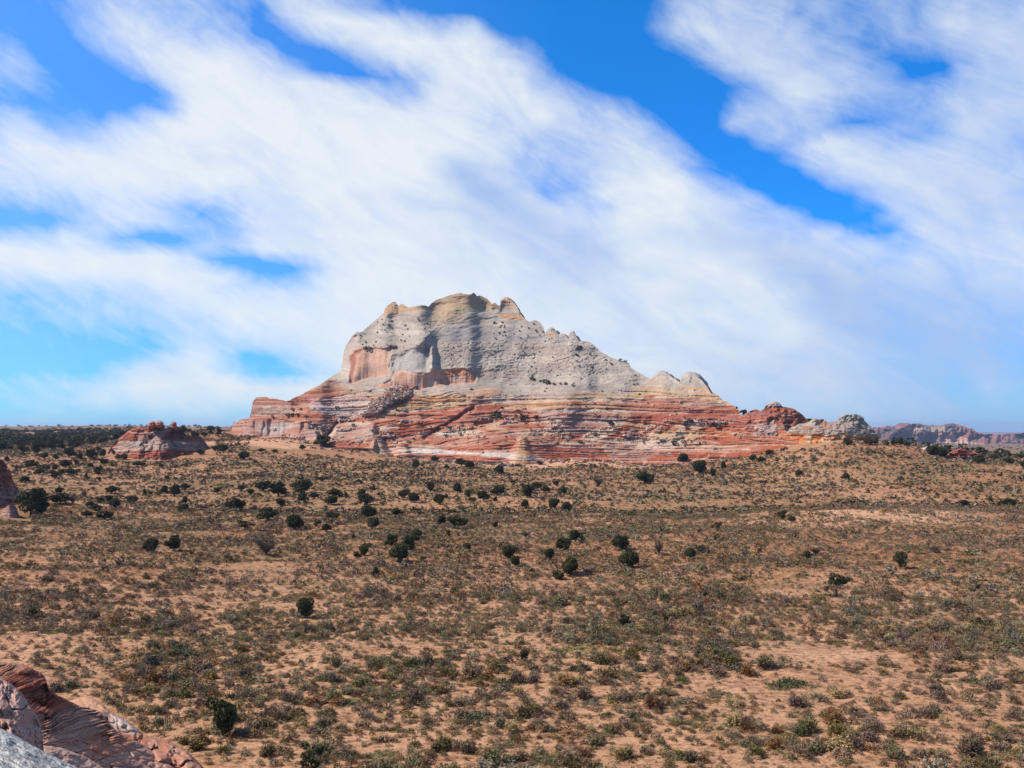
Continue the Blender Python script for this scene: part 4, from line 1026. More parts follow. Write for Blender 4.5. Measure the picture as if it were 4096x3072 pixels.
E1 = [(-260, 2850), (-120, 2880), (0, 2912), (51, 2935), (80, 2953), (114, 2973), (145, 2990), (178, 3006), (205, 3019), (229, 3031), (255, 3045), (280, 3057), (318, 3074), (380, 3105), (460, 3160)]
DP1 = [(-260, 2850, 9.2), (0, 2912, 9), (178, 3006, 8.8), (318, 3074, 8.6), (460, 3160, 8.4), (0, 3072, 6.8), (150, 3100, 7.0), (0, 3240, 5.6), (300, 3240, 6.6), (-260, 3200, 5.6)]
def c1(U, V):
    q = V - .45 * U
    c = lerp((.46, .45, .43), (.34, .335, .33), sst(fbm(U / 40, q / 14, 4, 871), -.4, .5))
    c = lerp(c, (.10, .10, .10), sst(fbm(U / 14, q / 6, 4, 872), .30, .52) * .8)
    return lerp(c, (.44, .36, .34), sst(fbm(U / 90, V / 60, 3, 873), .2, .6) * .5)
perch, _ = fore("grey_white_rock", E1, 3260, DP1, lambda U, V: .07 * fbm(U / 30, (V - .45 * U) / 14, 4, 874) + .1 * fbm(U / 110, V / 80, 3, 875), c1, M_near, 12, 170, 1.8, seed=870, back=.35, jit=1.0)
tag(perch, "grey white lichen-flecked rock filling the bottom left corner", "rock")

# ------------------------------------------------------------------ plants: prototypes
def leaves(cen, size, r, elong=1.0, up=0.0):
    """one small quad per centre, random orientation"""
    n = len(cen)
    a = r.normal(size=(n, 3)); a[:, 2] += up; a /= np.linalg.norm(a, axis=1)[:, None]
    b = np.cross(a, r.normal(size=(n, 3))); b /= np.linalg.norm(b, axis=1)[:, None]
    s = (size * r.uniform(.6, 1.4, n))[:, None]
    a = a * s * elong; b = b * s
    return np.stack([cen - a - b * .6, cen + a * .2 - b, cen + a + b * .5, cen - a * .1 + b], 1).reshape(-1, 3)
def quads(n): return np.arange(n * 4).reshape(-1, 4)
def tube(path, rads, sides=5):
    path = np.array(path, float); vs_, fs = [], []
    for i, (p, r_) in enumerate(zip(path, rads)):
        t = path[min(i + 1, len(path) - 1)] - path[max(i - 1, 0)]; t /= np.linalg.norm(t) + 1e-9
        x = np.cross(t, (0.3, 1, .2)); x /= np.linalg.norm(x); y = np.cross(t, x)
        for k in range(sides):
            a_ = 2 * math.pi * k / sides; vs_.append(p + r_ * (math.cos(a_) * x + math.sin(a_) * y))
    for i in range(len(path) - 1):
        for k in range(sides):
            fs.append((i * sides + k, i * sides + (k + 1) % sides, (i + 1) * sides + (k + 1) % sides, (i + 1) * sides + k))
    return np.array(vs_), np.array(fs)
def join(parts):
    v, f, o = [], [], 0
    for a, b in parts:
        v.append(a); f.append(b + o); o += len(a)
    return np.concatenate(v), np.concatenate(f)
def limbs(r, n, h0, reach, zt, rad, fork=3, up=.6):
    ps = []
    for i in range(n):
        az_ = 2 * math.pi * (i + r.uniform(-.3, .3)) / n
        d = np.array([math.cos(az_), math.sin(az_), 0])
        p0 = np.array([0, 0, h0 * r.uniform(.3, 1)])
        L = reach * r.uniform(.7, 1.05); top = zt * r.uniform(.6, 1)
        pts = [p0]
        for k in range(1, 5):
            f = k / 4
            pts.append(p0 + d * L * f ** .8 + np.array([0, 0, (top - p0[2]) * f ** (1.0 / (up + .6))]) + r.normal(size=3) * .03 * f)
        ps.append(tube(pts, np.linspace(rad, rad * .25, 5)))
        for q in range(fork):
            s = pts[r.integers(1, 4)]; dd = r.normal(size=3) * .16; dd[2] = abs(dd[2]) + .08
            ps.append(tube([s, s + dd * .6, s + dd * 1.1 + r.normal(size=3) * .03], [rad * .4, rad * .28, rad * .12], 4))
    return ps
def make_juniper(seed, shape):
    r = np.random.default_rng(seed)
    nb = {'round': 11, 'wide': 14, 'tall': 10, 'sparse': 13, 'clump': 16}[shape]
    cen = []; lv = []; sz = []
    for b in range(nb):
        a_ = r.uniform(0, 2 * math.pi)
        if shape == 'tall': rr = r.uniform(0, .28); z = r.uniform(.28, .86); br = r.uniform(.13, .24)
        elif shape == 'sparse': rr = r.uniform(.12, .42); z = r.uniform(.35, .9); br = r.uniform(.07, .15)
        elif shape == 'wide': rr = r.uniform(0, .40); z = r.uniform(.28, .78 - .5 * rr); br = r.uniform(.12, .2)
        elif shape == 'clump': rr = r.uniform(.05, .42); z = r.uniform(.25, .85); br = r.uniform(.11, .19)
        else: rr = r.uniform(.0, .24); z = r.uniform(.34, .74); br = r.uniform(.2, .27)
        c = np.array([rr * math.cos(a_), rr * math.sin(a_), z])
        n = int((2600 if shape != 'sparse' else 1500) * br * br * 3.0 + 30)
        p = r.normal(size=(n, 3)); p /= np.linalg.norm(p, axis=1)[:, None]
        p *= (br * r.uniform(.55, 1.05, n) ** .5)[:, None]; p[:, 2] *= .95
        lv.append(c + p)
    lv = np.concatenate(lv); lv = lv[lv[:, 2] > .05]
    lv[:, :2] *= 1.0 / (np.abs(lv[:, :2]).max() * 2); lv[:, 2] *= 1 / lv[:, 2].max()
    crown = (leaves(lv, 0.026, r, 1.5, .4), quads(len(lv)))
    tr = [tube([(0, 0, -.08), (.02, .01, .12), (-.02, .02, .3), (.01, 0, .5)], [.055, .045, .035, .015], 6)]
    tr += limbs(r, 5 if shape != 'sparse' else 8, .2, .36, .72, .018, 2)
    cr = mk_mesh("crown", crown[0], crown[1], None, False, M_jun)
    tk = mk_mesh("trunk", *join(tr), None, True, M_bark)
    return cr, tk
SH = ['round', 'wide', 'tall', 'sparse', 'clump']
PROTO = {s: [make_juniper(900 + 10 * i + j, s) for j in range(3)] for i, s in enumerate(SH)}
def make_dead(seed):
    r = np.random.default_rng(seed)
    tr = [tube([(0, 0, -.05), (.01, .02, .15), (-.03, .0, .35)], [.05, .04, .028], 6)]
    tr += limbs(r, 15, .25, .46, .95, .024, 14, .5)
    v, f = join(tr)
    return mk_mesh("dead_tree", v, f, None, True, M_dead)
DEAD = [make_dead(s) for s in (31, 32, 33)]
def shrub_arr(seed, nl, size, kind):
    r = np.random.default_rng(seed)
    parts = []
    a_ = r.uniform(0, 2 * math.pi, nl); ct = r.uniform(0.02, 1, nl) ** .8
    st = np.sqrt(1 - ct ** 2)
    lob = 1 + .22 * np.sin(a_ * 3 + seed) + .12 * np.sin(a_ * 5 + 2 * seed)
    rad = r.uniform(.55, 1.0, nl) ** .6 * lob
    p = np.stack([.46 * rad * st * np.cos(a_), .46 * rad * st * np.sin(a_), .05 + .9 * rad * ct], 1)
    if kind == 'blade':      # thin stems rising from the middle out to the tips
        base = p * np.array([.25, .25, .15]); base[:, 2] = .02
        side = np.cross(p - base, r.normal(size=(nl, 3))); side /= np.linalg.norm(side, axis=1)[:, None]
        side *= size
        mid = base * .3 + p * .7 
        v = np.stack([mid - side * .3 + (base - mid) * .3, mid + side * .6, p + side * .15, mid - side * .6 + 0.0], 1).reshape(-1, 3)
        v2 = leaves(p[: nl // 2], size * .8, r, 2.0, 1.0)
        v = np.concatenate([v, v2]); return v, quads(len(v) // 4)
    v = leaves(p, size, r, 1.5, .8)
    if kind == 'mix':
        h_ = nl // 2; base = p[:h_] * np.array([.2, .2, 0]) + np.array([0, 0, .02]); side = np.cross(p[:h_] - base, r.normal(size=(h_, 3))); side /= np.linalg.norm(side, axis=1)[:, None]; side *= size * .7
        v = np.concatenate([v, np.stack([base - side * .3, base * .4 + p[:h_] * .6 + side, p[:h_] * 1.05, base * .4 + p[:h_] * .6 - side], 1).reshape(-1, 3)])
    return v, quads(len(v) // 4)
NEAR = [shrub_arr(50 + i, 330, .026, 'blade') if i % 2 else shrub_arr(50 + i, 380, .030, 'mix') for i in range(7)]
MID = [shrub_arr(70 + i, 36, .07, 'blade') if i % 2 else shrub_arr(70 + i, 46, .085, 'leaf') for i in range(7)]
FARS = [shrub_arr(90 + i, 14, .19, 'leaf') for i in range(5)]
SAGE_ME = [mk_mesh("sagebrush", v, f, None, False, M_sage) for v, f in NEAR]
PAL = [((.185, .150, .080), "grey green"), ((.215, .138, .090), "mauve brown"), ((.155, .112, .040), "olive"), ((.140, .130, .048), "green"),
       ((.210, .180, .115), "silvery"), ((.205, .098, .038), "rusty brown"), ((.300, .205, .085), "straw coloured"), ((.090, .064, .044), "dark grey")]
PALW = np.array([.22, .23, .13, .04, .10, .09, .07, .12])
PALC = np.array([c for c, _ in PAL])

def merge(protos, pos, wid, hei, cols, seed):
    """copies of small meshes joined into one big array"""
    r = np.random.default_rng(seed); pick = r.integers(0, len(protos), len(pos)); rot = r.uniform(0, 2 * math.pi, len(pos))
    VV, FF, CC, o = [], [], [], 0
    for k_, (v, f) in enumerate(protos):
        ii = np.where(pick == k_)[0]
        if not len(ii): continue
        c, s = np.cos(rot[ii])[:, None], np.sin(rot[ii])[:, None]
        x = (v[None, :, 0] * c - v[None, :, 1] * s) * wid[ii, None]; y = (v[None, :, 0] * s + v[None, :, 1] * c) * wid[ii, None]; z = v[None, :, 2] * hei[ii, None]
        P_ = np.stack([x + pos[ii, 0:1], y + pos[ii, 1:2], z + pos[ii, 2:3]], -1)
        VV.append(P_.reshape(-1, 3)); CC.append(np.repeat(cols[ii], len(v), 0))
        FF.append((f[None] + (np.arange(len(ii)) * len(v))[:, None, None]).reshape(-1, f.shape[1]) + o); o += len(ii) * len(v)
    return np.concatenate(VV), np.concatenate(FF), np.concatenate(CC)

# ------------------------------------------------------------------ labels that single things out by what they stand next to
ORD = ['nearest', 'second nearest', 'third nearest', 'fourth nearest', 'fifth nearest', 'sixth nearest', 'seventh nearest', 'eighth nearest', 'ninth nearest', 'tenth nearest']
def name_all(items, marks):
    """items: (obj, u, v, desc); marks: (u, v, phrase)"""
    groups = {}
    for it in items:
        o, u, v, desc = it
        best = min(marks, key=lambda m: math.hypot(m[0] - u, 1.6 * (m[1] - v)))
        du, dv = u - best[0], v - best[1]
        dr = ('right of' if du > 0 else 'left of') if abs(du) > 1.3 * abs(dv) else ('in front of' if dv > 0 else 'behind')
        groups.setdefault((desc, best[2], dr), []).append((math.hypot(du, dv), it))
    for (desc, ph, dr), L in groups.items():
        L.sort(key=lambda q: q[0])
        for i, (_, it) in enumerate(L):
            t_ = f"{desc}, {dr} {ph}" if len(L) == 1 else f"{desc}, {ORD[min(i, 9)]} {dr} {ph}"
            if len(t_.split()) > 16: t_ = t_.replace(" dark juniper", " juniper").replace(" nearest", "").replace(" on the butte,", ",")
            it[0]['label'] = t_

# ------------------------------------------------------------------ junipers read off the photo: centre, foot, width, height
def cropc(ox, oy, k, lst): return [(ox + k * x, oy + k * y, k * w_, k * h_, s) for (x, y, w_, h_, s) in lst]
K = 1100 / 2212.0
R_, W_, T_, S_, C_, X_ = 'round', 'wide', 'tall', 'sparse', 'clump', 'dead'
trees = cropc(800, 1800, K, [(355, 75, 95, 60, W_), (505, 330, 140, 75, C_), (335, 335, 85, 45, W_), (138, 348, 62, 45, R_), (410, 365, 80, 50, W_), (630, 378, 150, 115, C_), (815, 355, 165, 110, C_),
    (975, 252, 70, 35, W_), (835, 432, 95, 70, C_), (920, 392, 90, 45, W_), (1090, 380, 130, 65, W_), (1060, 440, 110, 70, R_), (1170, 378, 40, 30, R_), (1300, 368, 80, 50, R_), (1375, 345, 90, 55, S_),
    (1340, 440, 130, 85, C_), (1455, 390, 70, 45, S_), (645, 452, 78, 60, R_), (295, 492, 165, 95, W_), (540, 568, 170, 100, W_), (760, 638, 150, 110, R_), (365, 640, 150, 75, S_), (1060, 598, 150, 95, S_),
    (1020, 662, 85, 60, R_), (955, 638, 70, 70, S_), (1355, 548, 145, 100, R_), (1390, 640, 100, 90, C_), (1645, 385, 105, 65, W_), (1720, 430, 90, 75, R_), (1580, 525, 125, 55, W_), (1740, 150, 80, 70, R_),
    (1885, 100, 75, 50, W_), (1980, 152, 50, 30, W_), (2105, 130, 90, 60, C_), (2170, 150, 80, 60, R_), (1850, 335, 85, 75, C_), (2068, 348, 70, 70, R_), (2155, 385, 55, 60, T_), (1925, 437, 90, 80, R_),
    (1983, 393, 28, 40, T_), (1945, 605, 75, 70, R_), (2065, 628, 170, 95, W_), (1740, 715, 110, 75, R_), (1540, 775, 120, 90, C_), (1700, 815, 150, 130, C_), (1600, 898, 155, 135, R_), (1325, 860, 95, 100, T_),
    (1260, 862, 80, 40, W_), (1410, 1028, 60, 80, T_), (2000, 705, 42, 50, T_), (838, 1355, 160, 155, R_), (1233, 720, 28, 42, T_), (530, 855, 200, 140, X_), (1800, 905, 60, 50, X_), (490, 20, 70, 30, W_), (600, 20, 60, 25, W_)])
trees += cropc(1800, 1800, K, [(390, 190, 95, 60, R_), (720, 125, 60, 30, W_), (510, 290, 70, 50, S_), (385, 365, 125, 75, C_), (270, 410, 105, 75, C_), (185, 425, 75, 40, S_), (360, 425, 45, 40, R_), (620, 385, 115, 100, R_),
    (700, 320, 80, 60, W_), (770, 345, 80, 60, W_), (852, 290, 46, 42, R_), (915, 355, 65, 55, R_), (607, 468, 90, 65, R_), (828, 478, 105, 85, R_), (940, 492, 108, 72, R_), (1195, 298, 100, 75, X_), (1570, 275, 155, 95, W_),
    (1875, 105, 92, 75, R_), (2000, 195, 140, 105, R_), (2110, 210, 65, 55, R_), (2195, 160, 50, 60, R_), (365, 628, 45, 50, R_), (610, 710, 85, 50, X_), (1225, 705, 70, 45, X_), (1010, 745, 115, 95, R_), (912, 815, 120, 100, R_),
    (1370, 810, 185, 115, W_), (1440, 945, 170, 125, R_), (1680, 858, 80, 120, X_), (1930, 880, 95, 85, R_), (2020, 825, 110, 60, S_), (795, 885, 80, 90, T_), (465, 873, 145, 100, R_), (520, 940, 95, 80, R_), (968, 1018, 155, 140, R_),
    (870, 1045, 115, 70, W_), (1130, 1010, 110, 60, X_), (1395, 1418, 100, 90, C_), (1735, 1390, 50, 60, T_), (2145, 660, 95, 80, S_), (143, 820, 75, 65, R_)])
trees += cropc(2996, 1800, K, [(405, 215, 75, 50, R_), (780, 245, 92, 55, W_), (165, 50, 70, 45, R_), (265, 20, 40, 30, S_), (30, 95, 90, 50, W_), (100, 102, 80, 45, W_), (965, 50, 60, 40, S_), (1738, 460, 85, 55, R_), (1930, 430, 60, 60, S_),
    (2080, 450, 120, 60, W_), (265, 570, 75, 75, C_), (345, 585, 80, 50, W_), (465, 885, 62, 70, R_), (535, 850, 90, 70, X_), (1220, 955, 115, 130, T_), (700, 1190, 190, 180, S_), (85, 830, 35, 30, R_), (1840, 1135, 50, 45, T_),
    (1850, 1410, 70, 60, R_), (1840, 108, 130, 65, R_), (1480, 45, 120, 70, C_), (1575, 52, 100, 60, C_), (1970, 80, 90, 45, R_), (2090, 108, 90, 45, W_), (2195, 140, 40, 45, R_)])
trees += cropc(0, 1400, K, [(250, 1338, 230, 215, C_), (330, 1335, 120, 130, C_), (470, 1155, 75, 45, R_), (485, 1240, 150, 80, W_), (585, 1245, 70, 60, X_), (900, 1158, 120, 60, W_), (1060, 1228, 100, 55, W_), (880, 1225, 70, 55, R_), (920, 1270, 100, 70, R_),
    (720, 1258, 80, 40, W_), (770, 1295, 90, 50, W_), (840, 1365, 130, 70, W_), (700, 1350, 110, 55, W_), (805, 1230, 80, 45, W_), (1165, 1172, 35, 45, T_), (1210, 1170, 30, 30, T_), (1320, 1155, 75, 60, R_), (1405, 1180, 95, 95, R_),
    (1490, 1125, 80, 48, R_), (1485, 1240, 55, 60, R_), (1490, 1290, 70, 50, W_), (1445, 1308, 45, 45, T_), (1215, 1630, 120, 110, R_), (1400, 1625, 140, 125, C_),
    (200, 1068, 80, 50, R_), (690, 1040, 42, 45, R_), (800, 1058, 38, 30, R_), (790, 1010, 75, 70, C_), (835, 930, 80, 45, R_), (530, 945, 90, 60, R_), (1345, 1040, 45, 30, R_), (1300, 950, 45, 35, W_), (1370, 980, 30, 18, W_),
    (1110, 940, 120, 45, W_), (250, 950, 110, 65, W_), (360, 970, 90, 45, W_), (310, 1005, 80, 45, W_), (440, 975, 60, 50, R_), (445, 1035, 90, 60, C_), (570, 1010, 110, 55, W_), (500, 1000, 60, 40, R_), (725, 945, 50, 35, R_),
    (610, 925, 35, 40, T_), (55, 900, 45, 40, R_), (360, 875, 70, 50, R_), (450, 890, 45, 50, T_), (560, 865, 110, 80, C_), (640, 885, 50, 50, R_), (740, 885, 90, 80, C_), (830, 860, 50, 60, R_), (1965, 880, 90, 60, R_), (1800, 820, 100, 60, R_),
    (1730, 815, 70, 40, W_), (1610, 845, 75, 45, W_), (1000, 885, 80, 50, W_), (950, 885, 70, 40, W_), (180, 820, 90, 50, W_), (300, 830, 100, 80, C_), (400, 800, 90, 70, C_), (910, 845, 30, 40, T_), (1090, 865, 60, 30, W_), (1760, 690, 50, 50, C_),
    (1690, 680, 40, 30, R_), (1640, 700, 70, 40, W_)])
trees += [(890, 2946, 110, 145, T_), (1244, 3105, 130, 120, S_), (2095, 2645, 44, 42, R_), (3755, 1826, 88, 36, C_), (3576, 1784, 40, 25, W_), (3601, 1783, 28, 30, R_), (3626, 1786, 35, 19, W_), (3548, 1783, 28, 16, W_), (3711, 1800, 28, 16, R_),
          (3479, 1781, 60, 22, W_), (3501, 1781, 26, 28, R_), (3391, 1779, 47, 28, R_), (1290, 1787, 75, 42, C_), (1308, 1792, 30, 18, R_), (1210, 1800, 30, 20, R_), (1445, 1800, 28, 24, R_)]
tu = np.array([t[0] for t in trees]); tv = np.array([t[1] for t in trees])
tp_, tD, ok_ = hit(tu, tv, 40, 1400, 700)
r_ = np.random.default_rng(5)
for i in range(len(trees)):
    if not ok_[i] or tD[i] > 700:
        tD[i] = 440 if tu[i] > 886 else 560; tp_[i] = P(tu[i], tv[i] + 4, tD[i])
def put_tree(pos, w_, h_, shape, name='juniper_tree'):
    if shape == 'dead':
        o = add("dead_tree", DEAD[int(r_.integers(0, 3))]); o.location = pos
        o.scale = (w_, w_, h_); o.rotation_euler = (0, 0, r_.uniform(0, 6.28))
        return tag(o, None, "dead tree", "bare dead trees on the plain")
    root = add(name, None, None, pos); root.empty_display_size = .5
    cr, tk = PROTO[shape][int(r_.integers(0, 3))]
    add("crown", cr, root); add("trunk", tk, root)
    root.scale = (w_, w_, h_); root.rotation_euler = (0, 0, r_.uniform(0, 6.28))
    return tag(root, None, "juniper", "junipers scattered over the plain")
items = []
SHW = {'round': 'round', 'wide': 'low wide', 'tall': 'upright', 'sparse': 'thin-leaved', 'clump': 'lumpy'}
def size_word(w_, D): return 'tiny' if w_ < 20 else 'small' if w_ < 36 else 'medium' if w_ < 58 else 'large'
for i, (u, v, w_, h_, s) in enumerate(trees):
    D = tD[i]; m = D / F
    o = put_tree(tp_[i] - np.array([0, 0, .02 * h_ * m]), w_ * m * 1.06, h_ * m * 1.08, s)
    items.append((o, u, v, "leafless dead tree" if s == 'dead' else f"{size_word(w_, D)} {SHW[s]} dark juniper"))
# ---- the juniper woodland at left, nearest trees one by one
cand = []
for _ in range(4000):
    D = 470 * (900 / 470.0) ** r_.uniform(); u = r_.uniform(-40, 560 if D < 520 else 930)
    if 400 < u < 880 and D < 500: continue
    if u > 880 and D < 640: continue
    x, y = (u - CU) / F * D, D
    if fbm(np.array([x / 26]), np.array([y / 40]), 3, 91)[0] < (-.05 if u < 600 else .25): continue
    if all(abs(x - c[0]) + .7 * abs(y - c[1]) > 4.5 for c in cand): cand.append((x, y, u, D))
    if len(cand) >= 110: break
ca_ = np.array([(c[0], c[1]) for c in cand]); cz = H(ca_[:, 0], ca_[:, 1])
for (x, y, u, D), z in zip(cand, cz):
    w_ = r_.uniform(3.0, 5.8); h_ = w_ * r_.uniform(.6, .9)
    o = put_tree(np.array([x, y, z - .1]), w_, h_, ['round', 'wide', 'clump'][int(r_.integers(0, 3))])
    o['group'] = "junipers of the woodland at left"
    items.append((o, u, HV + F * (EYE - z) / D, f"{'bushy' if h_ > 3.2 else 'squat'} woodland juniper"))
for (u, v, D, w_, h_) in [(2975, 1668, 486, 32, 34), (2943, 1640, 492, 18, 18), (3232, 1692, 462, 38, 22), (2990, 1664, 470, 20, 14)]:
    o = put_tree(P(u, v + 4, D), w_ * D / F, h_ * D / F, 'clump')
    items.append((o, u, v, "dark juniper on the butte ridge skyline"))
MARKS = [(1217, 2474, "the lone round lower juniper"), (1063, 2225, "the widest dead tree"), (1600, 2240, "the tight group of four dark junipers"), (3345, 2392, "the thick-trunked pinyon"), (560, 1838, "the small banded butte"),
         (760, 1826, "the small butte's right end"), (40, 2106, "the striped left edge cone"), (150, 1850, "the left edge woodland"), (300, 1770, "the left skyline woodland"), (3400, 1776, "the pale dome at the ridge end"), (3840, 1840, "the red slab on right crest"),
         (2581, 1937, "the wide juniper below the butte"), (2090, 1830, "the ochre cone at the butte foot"), (1300, 1787, "the butte's left foot"), (1790, 1870, "the middle of the butte foot"), (2516, 2270, "the big rounded mid-plain juniper"),
         (1205, 1976, "the broad juniper clumps at left centre"), (890, 2946, "the bottom left foreground tree"), (700, 2207, "the juniper pair on left sand rise"), (3600, 2275, "the upright juniper at right"), (4030, 2020, "the right edge junipers"),
         (1830, 2110, "the wide twin-crowned juniper"), (420, 2075, "the juniper cluster on the left plain"), (2280, 2300, "the large juniper beside a low bush"), (2494, 2505, "the small dark bush right of centre"), (3130, 2085, "the bushy pair beside pale hollow"),
         (2700, 1905, "the big junipers at butte's right foot"), (2950, 1660, "the notch in the ridge"), (480, 1990, "the far left shrubs band"), (1450, 2010, "the left-centre plain")]
name_all(items, MARKS)
# ---- the far woodland as one mass
rw = np.random.default_rng(77)
def mini(seed, n, sz):
    r = np.random.default_rng(seed); p = r.normal(size=(n, 3)); p /= np.linalg.norm(p, axis=1)[:, None]
    p *= (r.uniform(.5, 1, n) ** .4)[:, None] * np.array([.46, .46, .42]); p[:, 2] += .52
    return leaves(p, sz, r, 1.3, .3), quads(n)
minis = [mini(s, 60, .10) for s in range(5)]
L = []
def scatter(n, u0, u1, d0, d1, thr, sd):
    uu_ = rw.uniform(u0, u1, n); DD = d0 * (d1 / d0) ** rw.uniform(size=n) 
    x = (uu_ - CU) / F * DD; k_ = fbm(x / 40, DD / 90, 3, sd) > thr
    L.append(np.stack([x[k_], DD[k_]], 1))
scatter(1500, -250, 620, 560, 2600, -.15, 92); scatter(1500, -300, 1150, 2000, 8000, -.3, 98); scatter(500, 560, 950, 700, 3000, 0.0, 93); scatter(160, 900, 1100, 900, 3000, .0, 94)
scatter(110, 3560, 4400, 410, 640, .05, 95); scatter(900, 3480, 4500, 640, 3400, -.05, 96); scatter(260, -250, 60, 480, 700, .0, 97)
L = np.concatenate(L); Lz = H(L[:, 0], L[:, 1])
ww = rw.uniform(3.2, 6.5, len(L)); hh = ww * rw.uniform(.55, .85, len(L))
v, f, c = merge(minis, np.column_stack([L, Lz - .1]), ww, hh, np.tile([.032, .040, .018], (len(L), 1)) * rw.uniform(.7, 1.4, (len(L), 1)), 3)
tag(add("woodland", mk_mesh("woodland", v, f, c, False, M_fol)), kind='stuff')

# ------------------------------------------------------------------ sagebrush over the plain
rs = np.random.default_rng(2024)
N = 111000
y2 = rs.uniform(50 ** 2, 640 ** 2, N); yy_ = np.sqrt(y2); xx_ = rs.uniform(-1, 1, N) * (.54 * yy_ + 20); us_ = CU + F * xx_ / yy_
near_extra = 74000
yn = rs.uniform(50 ** 1.75, 245 ** 1.75, near_extra) ** (1 / 1.75); xn = rs.uniform(-1, 1, near_extra) * (.54 * yn + 20); un = CU + F * xn / yn
yn2 = rs.uniform(50, 112, 11000); xn2 = rs.uniform(-1, 1, 11000) * (.54 * yn2 + 20)
yn = np.concatenate([yn, yn2]); un = np.concatenate([un, CU + F * xn2 / yn2])
yy_ = np.concatenate([yy_, yn]); us_ = np.concatenate([us_, un]); xx_ = (us_ - CU) / F * yy_
dens = .74 + .34 * fbm(xx_ / 9, yy_ / 9, 3, 110) + .30 * fbm(xx_ / 38, yy_ / 38, 3, 111)
def thin(D, u, sx, sy, k_):
    global dens
    dens = dens - k_ * np.exp(-((xx_ - (u - CU) / F * D) / sx) ** 2 - ((yy_ - D) / sy) ** 2)
for a_ in [(215, 3500, 24, 14, .75), (128, 560, 6, 4, .4), (122, 170, 9, 4, .5), (440, 2200, 60, 22, .45), (500, 1150, 50, 26, .3), (86, 3250, 9, 3, .5), (95, 1900, 9, 4, .3), (70, 1500, 6, 2.5, .35), (78, 3000, 7, 3, .4)]: thin(*a_)
keep = rs.uniform(size=len(dens)) < dens
xx_, yy_, us_ = xx_[keep], yy_[keep], us_[keep]
zz_ = H(xx_, yy_); vv_ = HV + F * (EYE - zz_) / yy_
e3 = curve(E3)(us_); e4 = curve(E4)(us_)
bad = ((us_ < 800) & (vv_ > e3 - 12)) | ((us_ > 240) & (us_ < 860) & (vv_ > e4 - 10))
bad |= (us_ > 880) & (us_ < 3530) & (vv_ < basec(np.clip(us_, 886, 3250)) + 3) & (us_ < 3200)
bad |= (us_ >= 3150) & (us_ < 3530) & (yy_ > 398)
bad |= (us_ > 415) & (us_ < 860) & (yy_ > 418) & (yy_ < 500)
bad |= (us_ < 120) & (yy_ > 196) & (yy_ < 260)
bad |= (yy_ > 450) & (us_ > 1000)
g_ = ~bad
xx_, yy_, us_, vv_, zz_ = xx_[g_], yy_[g_], us_[g_], vv_[g_], zz_[g_]
n = len(xx_)
wd = np.clip(np.exp(rs.normal(math.log(.56), .46, n)), .22, 1.7) * (1 + .25 * np.clip(fbm(xx_ / 9, yy_ / 9, 3, 110), -1, 1)) * (1 + .35 * sst(yy_, 150, 400))
ht = wd * rs.uniform(.38, .72, n)
pw = fbm(xx_ / 25, yy_ / 25, 3, 120)
ci = rs.choice(len(PAL), n, p=PALW)
ci = np.where((pw > .35) & (rs.uniform(size=n) < .5), 1, ci); ci = np.where((pw < -.35) & (rs.uniform(size=n) < .4), 0, ci)
cl_ = PALC[ci] * rs.uniform(.8, 1.25, (n, 1)) + rs.normal(size=(n, 3)) * .006
cl_ = np.clip(cl_, .02, 1)
inview = (us_ > -5) & (us_ < 4100) & (vv_ < 3085) & (vv_ > 1700)
score = np.where(inview, wd / yy_, 0)
top = np.argsort(-score)[:300]
marks2 = [(890, 2946, "the bottom left foreground tree"), (1244, 3072, "the bottom edge tree"), (806, 3063, "the tip of the pink blocky slope"), (450, 2850, "the pink blocky slope"), (200, 2700, "the layered red ridge"),
          (1217, 2474, "the lone round lower juniper"), (2095, 2645, "the small juniper low in the middle"), (2494, 2505, "the small dark bush right of centre"), (4096, 3072, "the bottom right corner"), (3400, 3072, "the bottom edge right of centre"),
          (2700, 3072, "the bottom edge at the middle right"), (2048, 3072, "the bottom edge at its middle"), (1600, 3072, "the bottom edge left of middle"), (4096, 2750, "the right edge low down"), (3916, 2500, "the small bush near the right edge"), (3250, 2750, "the bare sand patch at lower right"),
          (2700, 2800, "the lower plain right of centre"), (1900, 2850, "the lower plain at the centre"), (1400, 2750, "the lower plain left of centre"), (3700, 2850, "the lower right sand"), (2300, 2900, "the mat of low green plants"), (1100, 2750, "the thicket beyond the foreground tree")]
sh_items = []
for j in top:
    o = add("sagebrush", SAGE_ME[int(rs.integers(0, 7))], None, (xx_[j], yy_[j], zz_[j] - .03))
    o.scale = (wd[j], wd[j] * rs.uniform(.85, 1.15), ht[j]); o.rotation_euler = (0, 0, rs.uniform(0, 6.28))
    o.color = (*cl_[j], 1)
    tag(o, None, "shrub", "sagebrush shrubs on the near sand")
    szw = 'big' if wd[j] > 1.25 else 'medium' if wd[j] > .95 else 'small'
    sh_items.append((o, us_[j], vv_[j], f"{szw} {PAL[ci[j]][1]} sagebrush"))
name_all(sh_items, marks2)
rest = np.ones(n, bool); rest[top] = False
def part_of(m): return np.column_stack([xx_[m], yy_[m], zz_[m] - .03]), wd[m], ht[m], cl_[m]
b1 = rest & (yy_ < 125); b2 = rest & (yy_ >= 125) & (yy_ < 235); b3 = rest & (yy_ >= 235)
NEARL = [shrub_arr(150 + i, 140, .04, 'blade') if i % 2 else shrub_arr(150 + i, 190, .045, 'leaf') for i in range(6)]
sets_ = [merge(NEARL, *part_of(b1), 5), merge(MID, *part_of(b2), 6), merge(FARS, *part_of(b3), 7)]
o_ = 0; VV, FF, CC = [], [], []
for v, f, c in sets_:
    VV.append(v); FF.append(f + o_); CC.append(c); o_ += len(v)
tag(add("brush", mk_mesh("brush", np.concatenate(VV), np.concatenate(FF), np.concatenate(CC), False, M_fol)), kind='stuff')

